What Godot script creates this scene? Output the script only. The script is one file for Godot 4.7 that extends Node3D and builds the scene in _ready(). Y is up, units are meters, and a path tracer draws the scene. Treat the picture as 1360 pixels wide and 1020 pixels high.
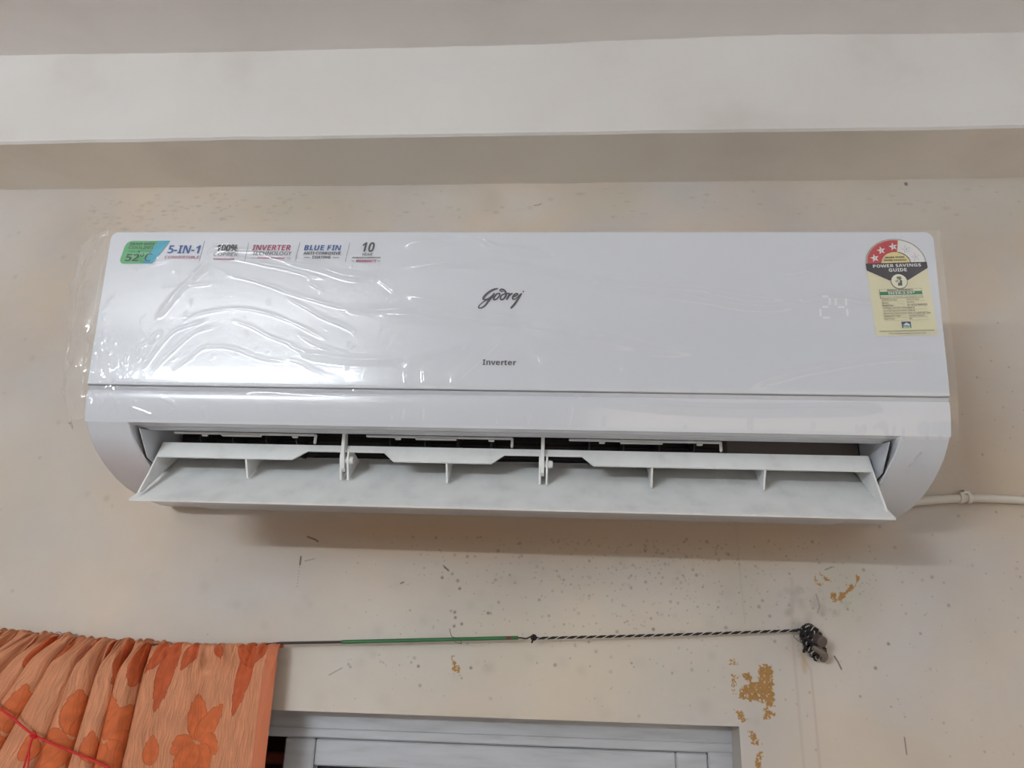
extends Node3D

# ---------------------------------------------------------------- mesh collector
class Mb:  # triangles given counter-clockwise as seen from outside
	var v := PackedVector3Array()
	func tri(a: Vector3, b: Vector3, c: Vector3) -> void:
		v.append(a); v.append(b); v.append(c)
	func quad(a: Vector3, b: Vector3, c: Vector3, d: Vector3) -> void:
		tri(a, b, c); tri(a, c, d)
	func facing(pts: Array, inside: Vector3) -> void:  # a convex face turned away from a point
		var n: Vector3 = (pts[1] - pts[0]).cross(pts[2] - pts[0])
		var mid := Vector3.ZERO
		for p in pts: mid += p
		mid /= pts.size()
		for i in range(1, pts.size() - 1):
			if n.dot(mid - inside) >= 0.0: tri(pts[0], pts[i], pts[i + 1])
			else: tri(pts[0], pts[i + 1], pts[i])
	func box(c: Vector3, s: Vector3, bev := 0.0) -> void:
		var h := s / 2.0
		var b: float = minf(bev, minf(h.x, minf(h.y, h.z)) * 0.9)
		var corner := {}
		for sx in [-1, 1]: for sy in [-1, 1]: for sz in [-1, 1]:
			corner[Vector3i(sx, sy, sz)] = [c + Vector3(sx * h.x, sy * (h.y - b), sz * (h.z - b)), c + Vector3(sx * (h.x - b), sy * h.y, sz * (h.z - b)), c + Vector3(sx * (h.x - b), sy * (h.y - b), sz * h.z)]
		for ax in 3:
			var u: int = (ax + 1) % 3
			var w: int = (ax + 2) % 3
			for s1 in [-1, 1]:
				var f := []
				for q in [[-1, -1], [1, -1], [1, 1], [-1, 1]]:
					var k := Vector3i(); k[ax] = s1; k[u] = q[0]; k[w] = q[1]
					f.append(corner[k][ax])
				facing(f, c)
				if b > 0.0:
					for s2 in [-1, 1]:
						var k0 := Vector3i(); k0[ax] = s1; k0[u] = s2; k0[w] = -1
						var k1 := k0; k1[w] = 1
						facing([corner[k0][ax], corner[k1][ax], corner[k1][u], corner[k0][u]], c)
		if b > 0.0:
			for k in corner: facing(corner[k], c)
	func tube(pts: Array, r: float, seg := 8, taper := 1.0, flat := 1.0) -> void:
		var n := pts.size()
		var rings := []
		var up := Vector3.UP
		for i in n:
			var t: Vector3 = (pts[mini(i + 1, n - 1)] - pts[maxi(i - 1, 0)]).normalized()
			if absf(t.dot(up)) > 0.95: up = Vector3.RIGHT if absf(t.x) < 0.9 else Vector3.BACK
			var a := t.cross(up).normalized()
			var b := a.cross(t).normalized()
			up = b
			var rr: float = r * lerpf(1.0, taper, float(i) / maxf(1.0, n - 1))
			var ring := []
			for k in seg:
				var th := TAU * k / seg
				ring.append(pts[i] + a * cos(th) * rr + b * sin(th) * rr * flat)
			rings.append(ring)
		for i in n - 1:
			for k in seg:
				var k2 := (k + 1) % seg
				quad(rings[i][k], rings[i][k2], rings[i + 1][k2], rings[i + 1][k])
		for k in range(1, seg - 1):
			tri(rings[0][0], rings[0][k + 1], rings[0][k])
			tri(rings[n - 1][0], rings[n - 1][k], rings[n - 1][k + 1])
	func prism(poly: PackedVector2Array, x0: float, x1: float, bev := 0.0) -> void:  # an outline in (y, z) drawn out along x
		var n := poly.size()
		var area := 0.0
		for i in n: area += poly[i].cross(poly[(i + 1) % n])
		var p := poly.duplicate()
		if area < 0.0: p.reverse()
		var inset := PackedVector2Array()
		for i in n:
			var e0 := (p[i] - p[(i + n - 1) % n]).normalized()
			var e1 := (p[(i + 1) % n] - p[i]).normalized()
			var m := (Vector2(-e0.y, e0.x) + Vector2(-e1.y, e1.x)).normalized()
			inset.append(p[i] + m * bev)
		var rings := []
		var list := [[x0, inset], [x0 + bev, p], [x1 - bev, p], [x1, inset]] if bev > 0.0 else [[x0, p], [x1, p]]
		for it in list:
			var ring := []
			for q in it[1]: ring.append(Vector3(it[0], q.x, q.y))
			rings.append(ring)
		for k in rings.size() - 1:
			for i in n:
				var j := (i + 1) % n
				quad(rings[k][i], rings[k][j], rings[k + 1][j], rings[k + 1][i])
		var idx := Geometry2D.triangulate_polygon(inset if bev > 0.0 else p)
		var last: Array = rings[rings.size() - 1]
		for i in range(0, idx.size(), 3):
			_cap(rings[0][idx[i]], rings[0][idx[i + 1]], rings[0][idx[i + 2]], -1.0)
			_cap(last[idx[i]], last[idx[i + 1]], last[idx[i + 2]], 1.0)
	func _cap(a: Vector3, b: Vector3, c: Vector3, sx: float) -> void:
		if (b - a).cross(c - a).x * sx >= 0.0: tri(a, b, c)
		else: tri(a, c, b)
	func mesh(angle := 35.0, uvs = null) -> ArrayMesh:
		var nf := v.size() / 3
		var fn := PackedVector3Array()
		fn.resize(nf)
		var at := {}
		for f in nf:
			fn[f] = (v[f * 3 + 1] - v[f * 3]).cross(v[f * 3 + 2] - v[f * 3])
			for k in 3:
				var key := Vector3i((v[f * 3 + k] * 40000.0).round())
				if not at.has(key): at[key] = PackedInt32Array()
				at[key].append(f)
		var lim := cos(deg_to_rad(angle))
		var ov := PackedVector3Array()
		var on := PackedVector3Array()
		var ou := PackedVector2Array()
		for f in nf:
			var me := fn[f].normalized()
			for k in [0, 2, 1]:
				var p := v[f * 3 + k]
				var s := Vector3.ZERO
				for g in at[Vector3i((p * 40000.0).round())]:
					if fn[g].normalized().dot(me) >= lim: s += fn[g]
				ov.append(p)
				on.append(s.normalized() if s.length_squared() > 0.0 else Vector3.UP)
				if uvs != null: ou.append(uvs.call(p))
		var arr := []
		arr.resize(Mesh.ARRAY_MAX)
		arr[Mesh.ARRAY_VERTEX] = ov
		arr[Mesh.ARRAY_NORMAL] = on
		if uvs != null: arr[Mesh.ARRAY_TEX_UV] = ou
		var am := ArrayMesh.new()
		am.add_surface_from_arrays(Mesh.PRIMITIVE_TRIANGLES, arr)
		return am

# ---------------------------------------------------------------- nodes and materials
func part(called: String, mesh: Mesh, m: Material, parent: Node, kind := "") -> MeshInstance3D:
	var o := MeshInstance3D.new()
	o.name = called
	o.mesh = mesh
	o.material_override = m
	parent.add_child(o, true)
	if kind: o.set_meta("kind", kind)
	return o

func thing(called: String, label: String, category: String, at := Vector3.ZERO, group := "") -> Node3D:
	var o := Node3D.new()
	o.name = called
	o.position = at
	add_child(o, true)
	return tag(o, label, category, group)

func tag(o: Node3D, label: String, category: String, group := "") -> Node3D:
	o.set_meta("label", label)
	o.set_meta("category", category)
	if group: o.set_meta("group", group)
	return o

func struct_(o: Node3D, label: String) -> Node3D:
	o.set_meta("kind", "structure")
	o.set_meta("label", label)
	return o

func mat(r: int, g: int, b: int, rough := 0.5, metal := 0.0) -> StandardMaterial3D:
	var m := StandardMaterial3D.new()
	m.albedo_color = Color8(r, g, b)
	m.roughness = rough
	m.metallic = metal
	return m

func noise_tex(colors: Array, freq: float, octaves := 4, seed_ := 1, size := 512) -> NoiseTexture2D:
	var n := FastNoiseLite.new()
	n.noise_type = FastNoiseLite.TYPE_SIMPLEX_SMOOTH
	n.frequency = freq
	n.fractal_octaves = octaves
	n.seed = seed_
	var t := NoiseTexture2D.new()
	t.width = size; t.height = size
	t.seamless = true
	t.noise = n
	if colors:
		var gr := Gradient.new()
		var offs := PackedFloat32Array()
		var cols := PackedColorArray()
		for i in colors.size():
			offs.append(float(i) / (colors.size() - 1))
			cols.append(colors[i])
		gr.offsets = offs
		gr.colors = cols
		t.color_ramp = gr
	return t

func triplanar(m: StandardMaterial3D, tex: Texture2D, scale: float, bump: Texture2D = null, bump_cm := 0.0) -> StandardMaterial3D:
	m.albedo_color = Color.WHITE
	m.albedo_texture = tex
	m.uv1_triplanar = true
	m.uv1_world_triplanar = true
	m.uv1_scale = Vector3.ONE * scale
	if bump:
		m.heightmap_enabled = true
		m.heightmap_texture = bump
		m.heightmap_scale = bump_cm
	return m

func path(pts: Array, step := 0.002) -> Array:  # a smooth line through points
	var c := Curve3D.new()
	c.bake_interval = step
	for i in pts.size():
		var t: Vector3 = (pts[mini(i + 1, pts.size() - 1)] - pts[maxi(i - 1, 0)]) / 6.0
		c.add_point(pts[i], -t, t)
	return Array(c.get_baked_points())

# ---------------------------------------------------------------- scene
var ac: Node3D
var white: StandardMaterial3D
var flecked: StandardMaterial3D
var font_bold: SystemFont
var font_plain: SystemFont

func _ready() -> void:
	# camera
	var cam := Camera3D.new()
	cam.name = "camera"
	var b := Basis(Vector3.UP, deg_to_rad(4.10)) * Basis(Vector3.RIGHT, deg_to_rad(19.56)) * Basis(Vector3.BACK, deg_to_rad(1.738))
	cam.transform = Transform3D(b, Vector3(0, 2.1, 1.075))
	cam.fov = rad_to_deg(2.0 * atan(510.0 / 1021.0))
	cam.near = 0.05
	add_child(cam)
	cam.current = true
	# environment
	var we := WorldEnvironment.new()
	we.name = "environment"
	var e := Environment.new()
	e.background_mode = Environment.BG_COLOR
	e.background_color = Color(0.02, 0.022, 0.03)
	e.tonemap_mode = Environment.TONE_MAPPER_LINEAR
	e.tonemap_exposure = 1.0
	e.sdfgi_enabled = true
	e.ssao_enabled = true
	e.ssil_enabled = true
	we.environment = e
	add_child(we)
	# the room's tube light, on the wall behind the camera
	tube_light(Vector3(-1.46, 2.54, 2.83), 0.9, 2.05)
	added_uplighter(Vector3(1.86, 2.45, 1.75), 1.5)  # added lamp, lifts the middle and right by ceiling bounce
	added_back_window(Vector3(0.95, 1.45, 2.9), Vector2(1.6, 1.3), 0.48)  # added low fill light from behind the camera

	font_bold = SystemFont.new()
	font_bold.font_names = PackedStringArray(["Droid Sans"])
	font_bold.font_weight = 700
	font_plain = SystemFont.new()
	font_plain.font_names = PackedStringArray(["Droid Sans"])
	white = mat(211, 214, 221, 0.2)
	flecked = triplanar(mat(255, 255, 255, 0.5), noise_tex([Color8(208, 209, 209), Color8(230, 231, 230), Color8(237, 238, 237), Color8(239, 240, 239)], 0.012, 5, 7), 3.0)

	room()
	window_unit()
	air_conditioner()
	film()
	cable()
	curtain()
	curtain_rod()
	rope()
	string_()

func tube_light(at: Vector3, length: float, energy: float) -> void:
	var t := thing("tube_light", "white glowing tube light on the wall opposite the air conditioner", "lamp", at)
	var m := Mb.new()
	m.box(Vector3(0, 0.0, 0.04), Vector3(length + 0.06, 0.05, 0.05), 0.006)
	part("batten", m.mesh(), mat(235, 235, 235, 0.5), t)
	m = Mb.new()
	m.tube([Vector3(-length / 2, 0, -0.005), Vector3(length / 2, 0, -0.005)], 0.018, 20)
	var glow := mat(240, 242, 245, 0.4)
	glow.emission_enabled = true
	glow.emission = Color(0.94, 0.97, 1.0)
	glow.emission_energy_multiplier = 4.0
	part("tube", m.mesh(), glow, t)
	for s in [-1, 1]:
		m = Mb.new()
		m.box(Vector3(s * (length / 2 + 0.012), 0, -0.002), Vector3(0.026, 0.045, 0.05), 0.006)
		part("end_cap", m.mesh(), mat(230, 230, 230, 0.5), t)
	for k in 3:  # the bare tube shines forwards, upwards and downwards
		var l := AreaLight3D.new()
		l.name = "tube_glow"
		l.area_size = Vector2(length, 0.04)
		l.light_energy = energy * [1.25, 1.2, 0.4][k]
		l.light_color = Color(0.93, 0.97, 1.0)
		l.shadow_enabled = true
		l.set("area_range", 12.0)
		l.position = [Vector3(0, 0, -0.028), Vector3(0, 0.028, -0.012), Vector3(0, -0.028, -0.012)][k]
		l.rotation.x = [0.0, PI / 2.0, -PI / 2.0][k]
		t.add_child(l, true)

func added_uplighter(at: Vector3, energy: float) -> void:  # an added, unseen trough lamp, fill light by way of the ceiling
	var t := thing("added_wall_lamp", "added fill lamp, a white trough on the right wall shining up at the ceiling", "lamp", at)
	t.rotation.y = PI / 2.0
	var m := Mb.new()
	m.prism(PackedVector2Array([Vector2(0.03, -0.07), Vector2(-0.03, -0.04), Vector2(-0.04, 0.065), Vector2(0.03, 0.065), Vector2(0.03, 0.058), Vector2(-0.03, 0.055), Vector2(-0.02, -0.03), Vector2(0.03, -0.06)]), -0.3, 0.3)
	part("trough", m.mesh(), mat(225, 225, 225, 0.5), t)
	m = Mb.new()
	m.box(Vector3(0, 0.0, 0.0), Vector3(0.56, 0.02, 0.06), 0.004)
	var glow := mat(240, 242, 245, 0.4)
	glow.emission_enabled = true
	glow.emission = Color(0.92, 0.97, 1.0)
	glow.emission_energy_multiplier = 3.0
	part("light_panel", m.mesh(), glow, t)
	var l := AreaLight3D.new()
	l.name = "trough_fill"
	l.area_size = Vector2(0.56, 0.06)
	l.light_energy = energy
	l.light_color = Color(0.90, 0.96, 1.0)
	l.shadow_enabled = true
	l.set("area_range", 12.0)
	l.position = Vector3(0, 0.034, 0.0)
	l.rotation.x = PI / 2.0
	t.add_child(l)

func added_back_window(at: Vector3, size: Vector2, energy: float) -> void:  # added fill light in the form of a window with a warm blind, behind the camera
	var w := Node3D.new()
	w.name = "added_window_2"
	w.position = at
	add_child(w)
	struct_(w, "added fill light made as a window with a lit warm blind in the wall opposite the air conditioner")
	var paint := mat(205, 203, 200, 0.5)
	for q in [[0.0, size.y / 2 + 0.03, size.x + 0.12, 0.06], [0.0, -size.y / 2 - 0.03, size.x + 0.12, 0.06], [-size.x / 2 - 0.03, 0.0, 0.06, size.y], [size.x / 2 + 0.03, 0.0, 0.06, size.y]]:
		var m := Mb.new()
		m.box(Vector3(q[0], q[1], -0.015), Vector3(q[2], q[3], 0.03), 0.003)
		part("frame", m.mesh(), paint, w)
	var b := Mb.new()
	b.box(Vector3(0, 0, -0.004), Vector3(size.x, size.y, 0.006))
	var glow := mat(220, 205, 180, 0.8)
	glow.emission_enabled = true
	glow.emission = Color(1.0, 0.9, 0.78)
	glow.emission_energy_multiplier = 0.5
	part("blind", b.mesh(), glow, w)
	var l := AreaLight3D.new()
	l.name = "window_fill"
	l.area_size = size
	l.light_energy = energy
	l.light_color = Color(1.0, 0.95, 0.90)
	l.shadow_enabled = true
	l.set("area_range", 12.0)
	l.position = Vector3(0, 0, -0.02)
	w.add_child(l)

# ---------------------------------------------------------------- room
const WX0 := -2.6
const WX1 := 1.9
const BZ := 2.9

func wall_uv(p: Vector3) -> Vector2:
	return Vector2((p.x + 1.2) / 2.4, (2.9 - p.y) / 1.4)

func room() -> void:
	var m := Mb.new()
	var y1 := 2.0257
	m.box(Vector3((WX0 - 0.8) / 2, 1.5, -0.125), Vector3(-0.8 - WX0, 3.0, 0.25))
	m.box(Vector3((WX1 + 0.2235) / 2, 1.5, -0.125), Vector3(WX1 - 0.2235, 3.0, 0.25))
	m.box(Vector3((0.2235 - 0.8) / 2, (3.0 + y1) / 2, -0.125), Vector3(1.0235, 3.0 - y1, 0.25))
	m.box(Vector3((0.2235 - 0.8) / 2, 0.4, -0.125), Vector3(1.0235, 0.8, 0.25))
	var wm := mat(255, 255, 255, 0.8)
	var hn := FastNoiseLite.new()
	hn.seed = 11
	hn.frequency = 0.02
	hn.fractal_octaves = 5
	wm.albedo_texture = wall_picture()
	wm.heightmap_enabled = true
	wm.heightmap_texture = ImageTexture.create_from_image(hn.get_image(1024, 600))
	wm.heightmap_scale = 0.12
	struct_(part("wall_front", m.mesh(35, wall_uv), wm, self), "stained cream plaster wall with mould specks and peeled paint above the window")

	var grey := [Color8(192, 189, 185), Color8(204, 202, 199), Color8(208, 206, 204), Color8(211, 210, 208)]
	var plaster := triplanar(mat(255, 255, 255, 0.85), noise_tex(grey, 0.006, 5, 3), 0.8, noise_tex([], 0.02, 4, 4), 0.1)
	var beam_mat := triplanar(mat(255, 255, 255, 0.8), noise_tex([Color8(206, 200, 194), Color8(216, 211, 206), Color8(219, 215, 211), Color8(221, 217, 213)], 0.006, 5, 5), 0.8, noise_tex([], 0.015, 4, 6), 0.12)
	# the beam: a front, an underside and a slightly uneven lower edge
	m = Mb.new()
	var under := Mb.new()
	var n := FastNoiseLite.new()
	n.seed = 5
	n.frequency = 1.3
	var N := 180
	for i in N:
		var r := []
		for k in [i, i + 1]:
			var x: float = lerpf(WX0, WX1, float(k) / N)
			var dy := 0.0022 * n.get_noise_1d(x * 3.0) + 0.0007 * n.get_noise_1d(x * 40.0)
			var dz := 0.002 * n.get_noise_1d(x * 2.0 + 50.0)
			r.append([Vector3(x, 2.8317 + 0.0015 * n.get_noise_1d(x * 4.0 + 90.0), -0.01), Vector3(x, 2.8317 + dy, 0.122 + dz), Vector3(x, 2.8345 + dy, 0.1257 + dz), Vector3(x, 3.05, 0.1255 + dz)])
		under.quad(r[0][0], r[1][0], r[1][1], r[0][1])
		for q in [1, 2]: m.quad(r[0][q], r[1][q], r[1][q + 1], r[0][q + 1])
	struct_(part("trim_1", m.mesh(50), beam_mat, self), "pale plastered ceiling beam running along the top of the wall")
	var cream := [Color8(226, 217, 205), Color8(236, 228, 216), Color8(239, 232, 221), Color8(240, 234, 224)]
	struct_(part("trim_2", under.mesh(50), triplanar(mat(255, 255, 255, 0.8), noise_tex(cream, 0.006, 5, 15), 0.8), self), "beige plastered underside of the ceiling beam")
	# the ceiling, a little uneven where it meets the beam
	m = Mb.new()
	var ya := [[-2.6, 3.004], [-0.92, 3.0026], [-0.51, 2.9986], [-0.08, 2.9990], [0.1, 3.003], [0.285, 3.0066], [0.68, 3.0007], [1.9, 3.0]]
	for i in N:
		var r := []
		for k in [i, i + 1]:
			var x: float = lerpf(WX0, WX1, float(k) / N)
			var y := 3.0
			for j in ya.size() - 1:
				if x >= ya[j][0] and x <= ya[j + 1][0]: y = lerpf(ya[j][1], ya[j + 1][1], smoothstep(0.0, 1.0, (x - ya[j][0]) / (ya[j + 1][0] - ya[j][0])))
			y += 0.001 * n.get_noise_1d(x * 25.0 + 30.0)
			r.append([Vector3(x, y, 0.05), Vector3(x, y, 0.14), Vector3(x, 3.0, 0.6), Vector3(x, 3.0, BZ), Vector3(x, 3.15, BZ), Vector3(x, 3.15, 0.05)])
		for q in 5: m.quad(r[0][q], r[1][q], r[1][q + 1], r[0][q + 1])
	var ceil_mat := triplanar(mat(255, 255, 255, 0.85), noise_tex([Color8(226, 220, 217), Color8(236, 230, 227), Color8(239, 233, 230)], 0.006, 5, 9), 0.8)
	struct_(part("ceiling", m.mesh(50), ceil_mat, self), "pale plain plastered ceiling in front of the beam")
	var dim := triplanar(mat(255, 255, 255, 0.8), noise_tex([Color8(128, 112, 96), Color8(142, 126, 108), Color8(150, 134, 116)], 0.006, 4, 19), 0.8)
	for w in [["wall_left", Vector3(WX0 - 0.1, 1.5, 1.3), Vector3(0.2, 3.3, 3.8)], ["wall_right", Vector3(WX1 + 0.1, 1.5, 1.3), Vector3(0.2, 3.3, 3.8)], ["wall_back", Vector3(-0.35, 1.5, BZ + 0.1), Vector3(4.9, 3.3, 0.2)]]:
		m = Mb.new()
		m.box(w[1], w[2])
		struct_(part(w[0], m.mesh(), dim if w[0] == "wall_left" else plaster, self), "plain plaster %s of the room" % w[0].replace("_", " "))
	m = Mb.new()
	m.box(Vector3(-0.35, -0.1, 1.3), Vector3(4.9, 0.2, 3.8))
	struct_(part("floor", m.mesh(), triplanar(mat(255, 255, 255, 0.4), noise_tex([Color8(206, 200, 192), Color8(224, 218, 210), Color8(230, 225, 218)], 0.02, 4, 12), 1.0), self), "speckled brown stone floor of the room")

const TW := 2048
const TH := 1195
var px: PackedByteArray

func dab(x: float, y: float, r: float, c: Color, a: float, ry := 0.0) -> void:  # a soft round mark on the wall, in metres
	var sx := TW / 2.4
	var cx := (x + 1.2) * sx
	var cy := (2.9 - y) * sx
	var rx := r * sx
	var rr: float = (ry if ry > 0.0 else r) * sx
	var cr := int(c.r * 255); var cg := int(c.g * 255); var cb := int(c.b * 255)
	for j in range(maxi(0, int(cy - rr)), mini(TH - 1, int(cy + rr) + 1) + 1):
		for i in range(maxi(0, int(cx - rx)), mini(TW - 1, int(cx + rx) + 1) + 1):
			var d := Vector2((i + 0.5 - cx) / rx, (j + 0.5 - cy) / rr).length()
			if d < 1.0:
				var k := a * (1.0 - d * d) * (1.0 - d * d)
				var o := (j * TW + i) * 3
				px[o] = int(lerpf(px[o], cr, k))
				px[o + 1] = int(lerpf(px[o + 1], cg, k))
				px[o + 2] = int(lerpf(px[o + 2], cb, k))

func stroke(pts: Array, r: float, c: Color, a: float) -> void:
	for i in pts.size() - 1:
		var p: Vector2 = pts[i]
		var q: Vector2 = pts[i + 1]
		var n := int(p.distance_to(q) / (r * 0.6)) + 1
		for k in n:
			var s := p.lerp(q, float(k) / n)
			dab(s.x, s.y, r, c, a)

func flake(poly: Array, thr: float, freq: float, seed_: int) -> void:  # bare plaster where the paint has come off
	var n := FastNoiseLite.new()
	n.seed = seed_
	n.frequency = freq
	n.fractal_octaves = 4
	var pp := PackedVector2Array(poly)
	var lo := pp[0]
	var hi := pp[0]
	for p in pp:
		lo = lo.min(p); hi = hi.max(p)
	var s := TW / 2.4
	for j in range(int((2.9 - hi.y) * s) - 2, int((2.9 - lo.y) * s) + 3):
		for i in range(int((lo.x + 1.2) * s) - 2, int((hi.x + 1.2) * s) + 3):
			var w := Vector2((i + 0.5) / s - 1.2, 2.9 - (j + 0.5) / s)
			var g := n.get_noise_2d(w.x * 1000.0, w.y * 1000.0)
			var g2 := n.get_noise_2d(w.x * 1000.0 + 300.0, w.y * 1000.0)
			var ww := w + Vector2(g2, n.get_noise_2d(w.y * 1000.0, w.x * 1000.0 + 77.0)) * 0.004
			if not Geometry2D.is_point_in_polygon(ww, pp): continue
			if g < thr:
				continue
			var o := (j * TW + i) * 3
			var edge: bool = g < thr + 0.04
			var t := 0.5 + 0.5 * g2
			var c := Color8(150, 112, 66).lerp(Color8(178, 132, 74), t)
			if edge: c = Color8(128, 98, 66)
			px[o] = int(c.r * 255); px[o + 1] = int(c.g * 255); px[o + 2] = int(c.b * 255)

func wall_picture() -> ImageTexture:
	var big := FastNoiseLite.new()
	big.seed = 21; big.frequency = 0.0035; big.fractal_octaves = 5
	var hue := FastNoiseLite.new()
	hue.seed = 33; hue.frequency = 0.004; hue.fractal_octaves = 3
	var a := big.get_image(TW, TH).get_data()
	var h := hue.get_image(TW, TH).get_data()
	px = PackedByteArray()
	px.resize(TW * TH * 3)
	for i in TW * TH:
		var s := (a[i] - 128) * 0.07
		var t := (h[i] - 128) * 0.045
		px[i * 3] = int(199 + s + t)
		px[i * 3 + 1] = int(187 + s)
		px[i * 3 + 2] = int(175 + s - t * 1.3)
	var rng := RandomNumberGenerator.new()
	rng.seed = 77
	# broad tone changes: fresher paint above the unit, ochre and green-grey stains, brown shade of the unit painted below and right of it
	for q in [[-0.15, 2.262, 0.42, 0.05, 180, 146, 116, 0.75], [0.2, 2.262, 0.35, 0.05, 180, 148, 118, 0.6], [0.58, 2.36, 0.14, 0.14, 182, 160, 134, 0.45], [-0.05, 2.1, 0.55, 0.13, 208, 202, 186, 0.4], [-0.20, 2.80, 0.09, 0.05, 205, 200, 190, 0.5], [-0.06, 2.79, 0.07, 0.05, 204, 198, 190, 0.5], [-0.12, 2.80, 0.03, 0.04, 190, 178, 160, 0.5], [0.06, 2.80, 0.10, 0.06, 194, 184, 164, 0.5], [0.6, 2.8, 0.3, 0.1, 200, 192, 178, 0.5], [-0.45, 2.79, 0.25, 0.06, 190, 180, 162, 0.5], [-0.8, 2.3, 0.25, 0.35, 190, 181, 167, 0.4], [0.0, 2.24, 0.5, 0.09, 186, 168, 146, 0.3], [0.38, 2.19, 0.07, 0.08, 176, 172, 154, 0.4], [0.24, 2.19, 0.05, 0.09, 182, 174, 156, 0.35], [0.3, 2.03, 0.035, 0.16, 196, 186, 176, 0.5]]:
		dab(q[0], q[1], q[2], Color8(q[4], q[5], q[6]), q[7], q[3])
	# grey smudges at the top left and by the beam
	for k in 240:
		var x := rng.randf_range(-0.80, -0.45) if k < 150 else rng.randf_range(-0.5, 0.75)
		var y := rng.randf_range(2.765, 2.82) + (rng.randf_range(-0.03, 0.0) if x < -0.6 else 0.0)
		dab(x, y, rng.randf_range(0.002, 0.011), Color8(150, 140, 122), rng.randf_range(0.05, 0.3), rng.randf_range(0.001, 0.005))
	for k in 60: dab(rng.randf_range(-1.0, -0.62), rng.randf_range(2.15, 2.75), rng.randf_range(0.001, 0.008), Color8(150, 142, 128), rng.randf_range(0.1, 0.35))
	# mould specks, thick to the right below the unit
	for k in 620:
		var x := rng.randfn(0.12, 0.16)
		var y := 2.26 - absf(rng.randfn(0.0, 0.075))
		var r := 0.0008 + 0.0022 * pow(rng.randf(), 4.0)
		dab(x, y, r + 0.0006, Color8(110, 103, 92), rng.randf_range(0.15, 0.6))
	for k in 330:
		var x := rng.randf_range(-0.3, 0.7)
		var y := rng.randf_range(2.0, 2.32)
		dab(x, y, 0.001 + 0.003 * pow(rng.randf(), 5.0), Color8(112, 106, 96), rng.randf_range(0.15, 0.6))
	for k in 80:
		dab(rng.randf_range(0.45, 0.8), rng.randf_range(2.3, 2.6), rng.randf_range(0.001, 0.0026), Color8(120, 108, 92), rng.randf_range(0.2, 0.6))
	for k in 70: dab(rng.randf_range(-0.5, 0.3), rng.randf_range(2.02, 2.26), rng.randf_range(0.004, 0.014), Color8(160, 152, 138), rng.randf_range(0.06, 0.2))
	for k in 40: dab(rng.randfn(0.32, 0.03), rng.randf_range(2.15, 2.2), rng.randf_range(0.002, 0.01), Color8(140, 136, 118), rng.randf_range(0.1, 0.25))
	for q in [[-0.145, 2.155], [-0.144, 2.148], [-0.145, 2.137], [-0.135, 2.14], [-0.19, 2.085], [-0.12, 2.085], [-0.165, 2.20], [-0.14, 2.186], [-0.10, 2.155], [0.42, 2.13], [0.40, 2.10], [0.12, 2.14]]: dab(q[0], q[1], 0.003, Color8(95, 88, 78), 0.75)
	# scratches, drips and hairline marks
	stroke([Vector2(-0.366, 2.224), Vector2(-0.366, 2.212)], 0.0016, Color8(70, 62, 54), 0.8)
	for k in 7: dab(-0.366, 2.209 - k * 0.0042, 0.001, Color8(90, 82, 74), 0.7)
	stroke([Vector2(-0.36, 2.218), Vector2(-0.345, 2.222)], 0.0008, Color8(120, 110, 100), 0.6)
	stroke([Vector2(-0.36, 2.252), Vector2(-0.348, 2.248), Vector2(-0.343, 2.245)], 0.0014, Color8(84, 66, 52), 0.7)
	stroke([Vector2(-0.163, 2.215), Vector2(-0.156, 2.209)], 0.0014, Color8(80, 72, 64), 0.8)
	stroke([Vector2(-0.222, 2.191), Vector2(-0.217, 2.193)], 0.0014, Color8(96, 88, 78), 0.7)
	stroke([Vector2(0.350, 2.113), Vector2(0.354, 2.106), Vector2(0.3576, 2.0966)], 0.0012, Color8(70, 64, 58), 0.8)
	stroke([Vector2(0.3055, 2.21), Vector2(0.2992, 2.139), Vector2(0.2993, 2.059), Vector2(0.2993, 1.93)], 0.003, Color8(182, 160, 149), 0.2)
	stroke([Vector2(0.305, 2.12), Vector2(0.3188, 2.095), Vector2(0.3187, 2.03), Vector2(0.3185, 1.93)], 0.0026, Color8(182, 158, 148), 0.25)
	stroke([Vector2(0.311, 2.12), Vector2(0.311, 2.09)], 0.005, Color8(186, 160, 120), 0.35)
	stroke([Vector2(0.236, 2.30), Vector2(0.238, 2.20), Vector2(0.240, 2.15)], 0.002, Color8(168, 154, 134), 0.15)
	stroke([Vector2(0.335, 2.19), Vector2(0.338, 2.175), Vector2(0.334, 2.165)], 0.0012, Color8(130, 122, 110), 0.5)
	stroke([Vector2(-0.292, 2.08), Vector2(-0.31, 2.07)], 0.0009, Color8(120, 108, 100), 0.6)
	stroke([Vector2(0.425, 2.02), Vector2(0.425, 2.0)], 0.0012, Color8(90, 84, 78), 0.6)
	stroke([Vector2(0.35, 2.222), Vector2(0.36, 2.226)], 0.001, Color8(100, 90, 80), 0.6)
	stroke([Vector2(-0.05, 2.79), Vector2(-0.042, 2.791), Vector2(-0.038, 2.794)], 0.0016, Color8(150, 136, 120), 0.7)
	dab(0.538, 2.823, 0.004, Color8(84, 72, 58), 0.85, 0.005)
	# peeled patches by the window and under the right end of the unit
	flake([Vector2(0.2535, 2.0985), Vector2(0.262, 2.1005), Vector2(0.2705, 2.096), Vector2(0.2695, 2.0535), Vector2(0.263, 2.0495), Vector2(0.253, 2.0565), Vector2(0.240, 2.057), Vector2(0.228, 2.0575), Vector2(0.2265, 2.070), Vector2(0.240, 2.0775), Vector2(0.230, 2.087), Vector2(0.2395, 2.0905), Vector2(0.2455, 2.079), Vector2(0.2525, 2.0805)], -0.36, 0.16, 5)
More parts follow.
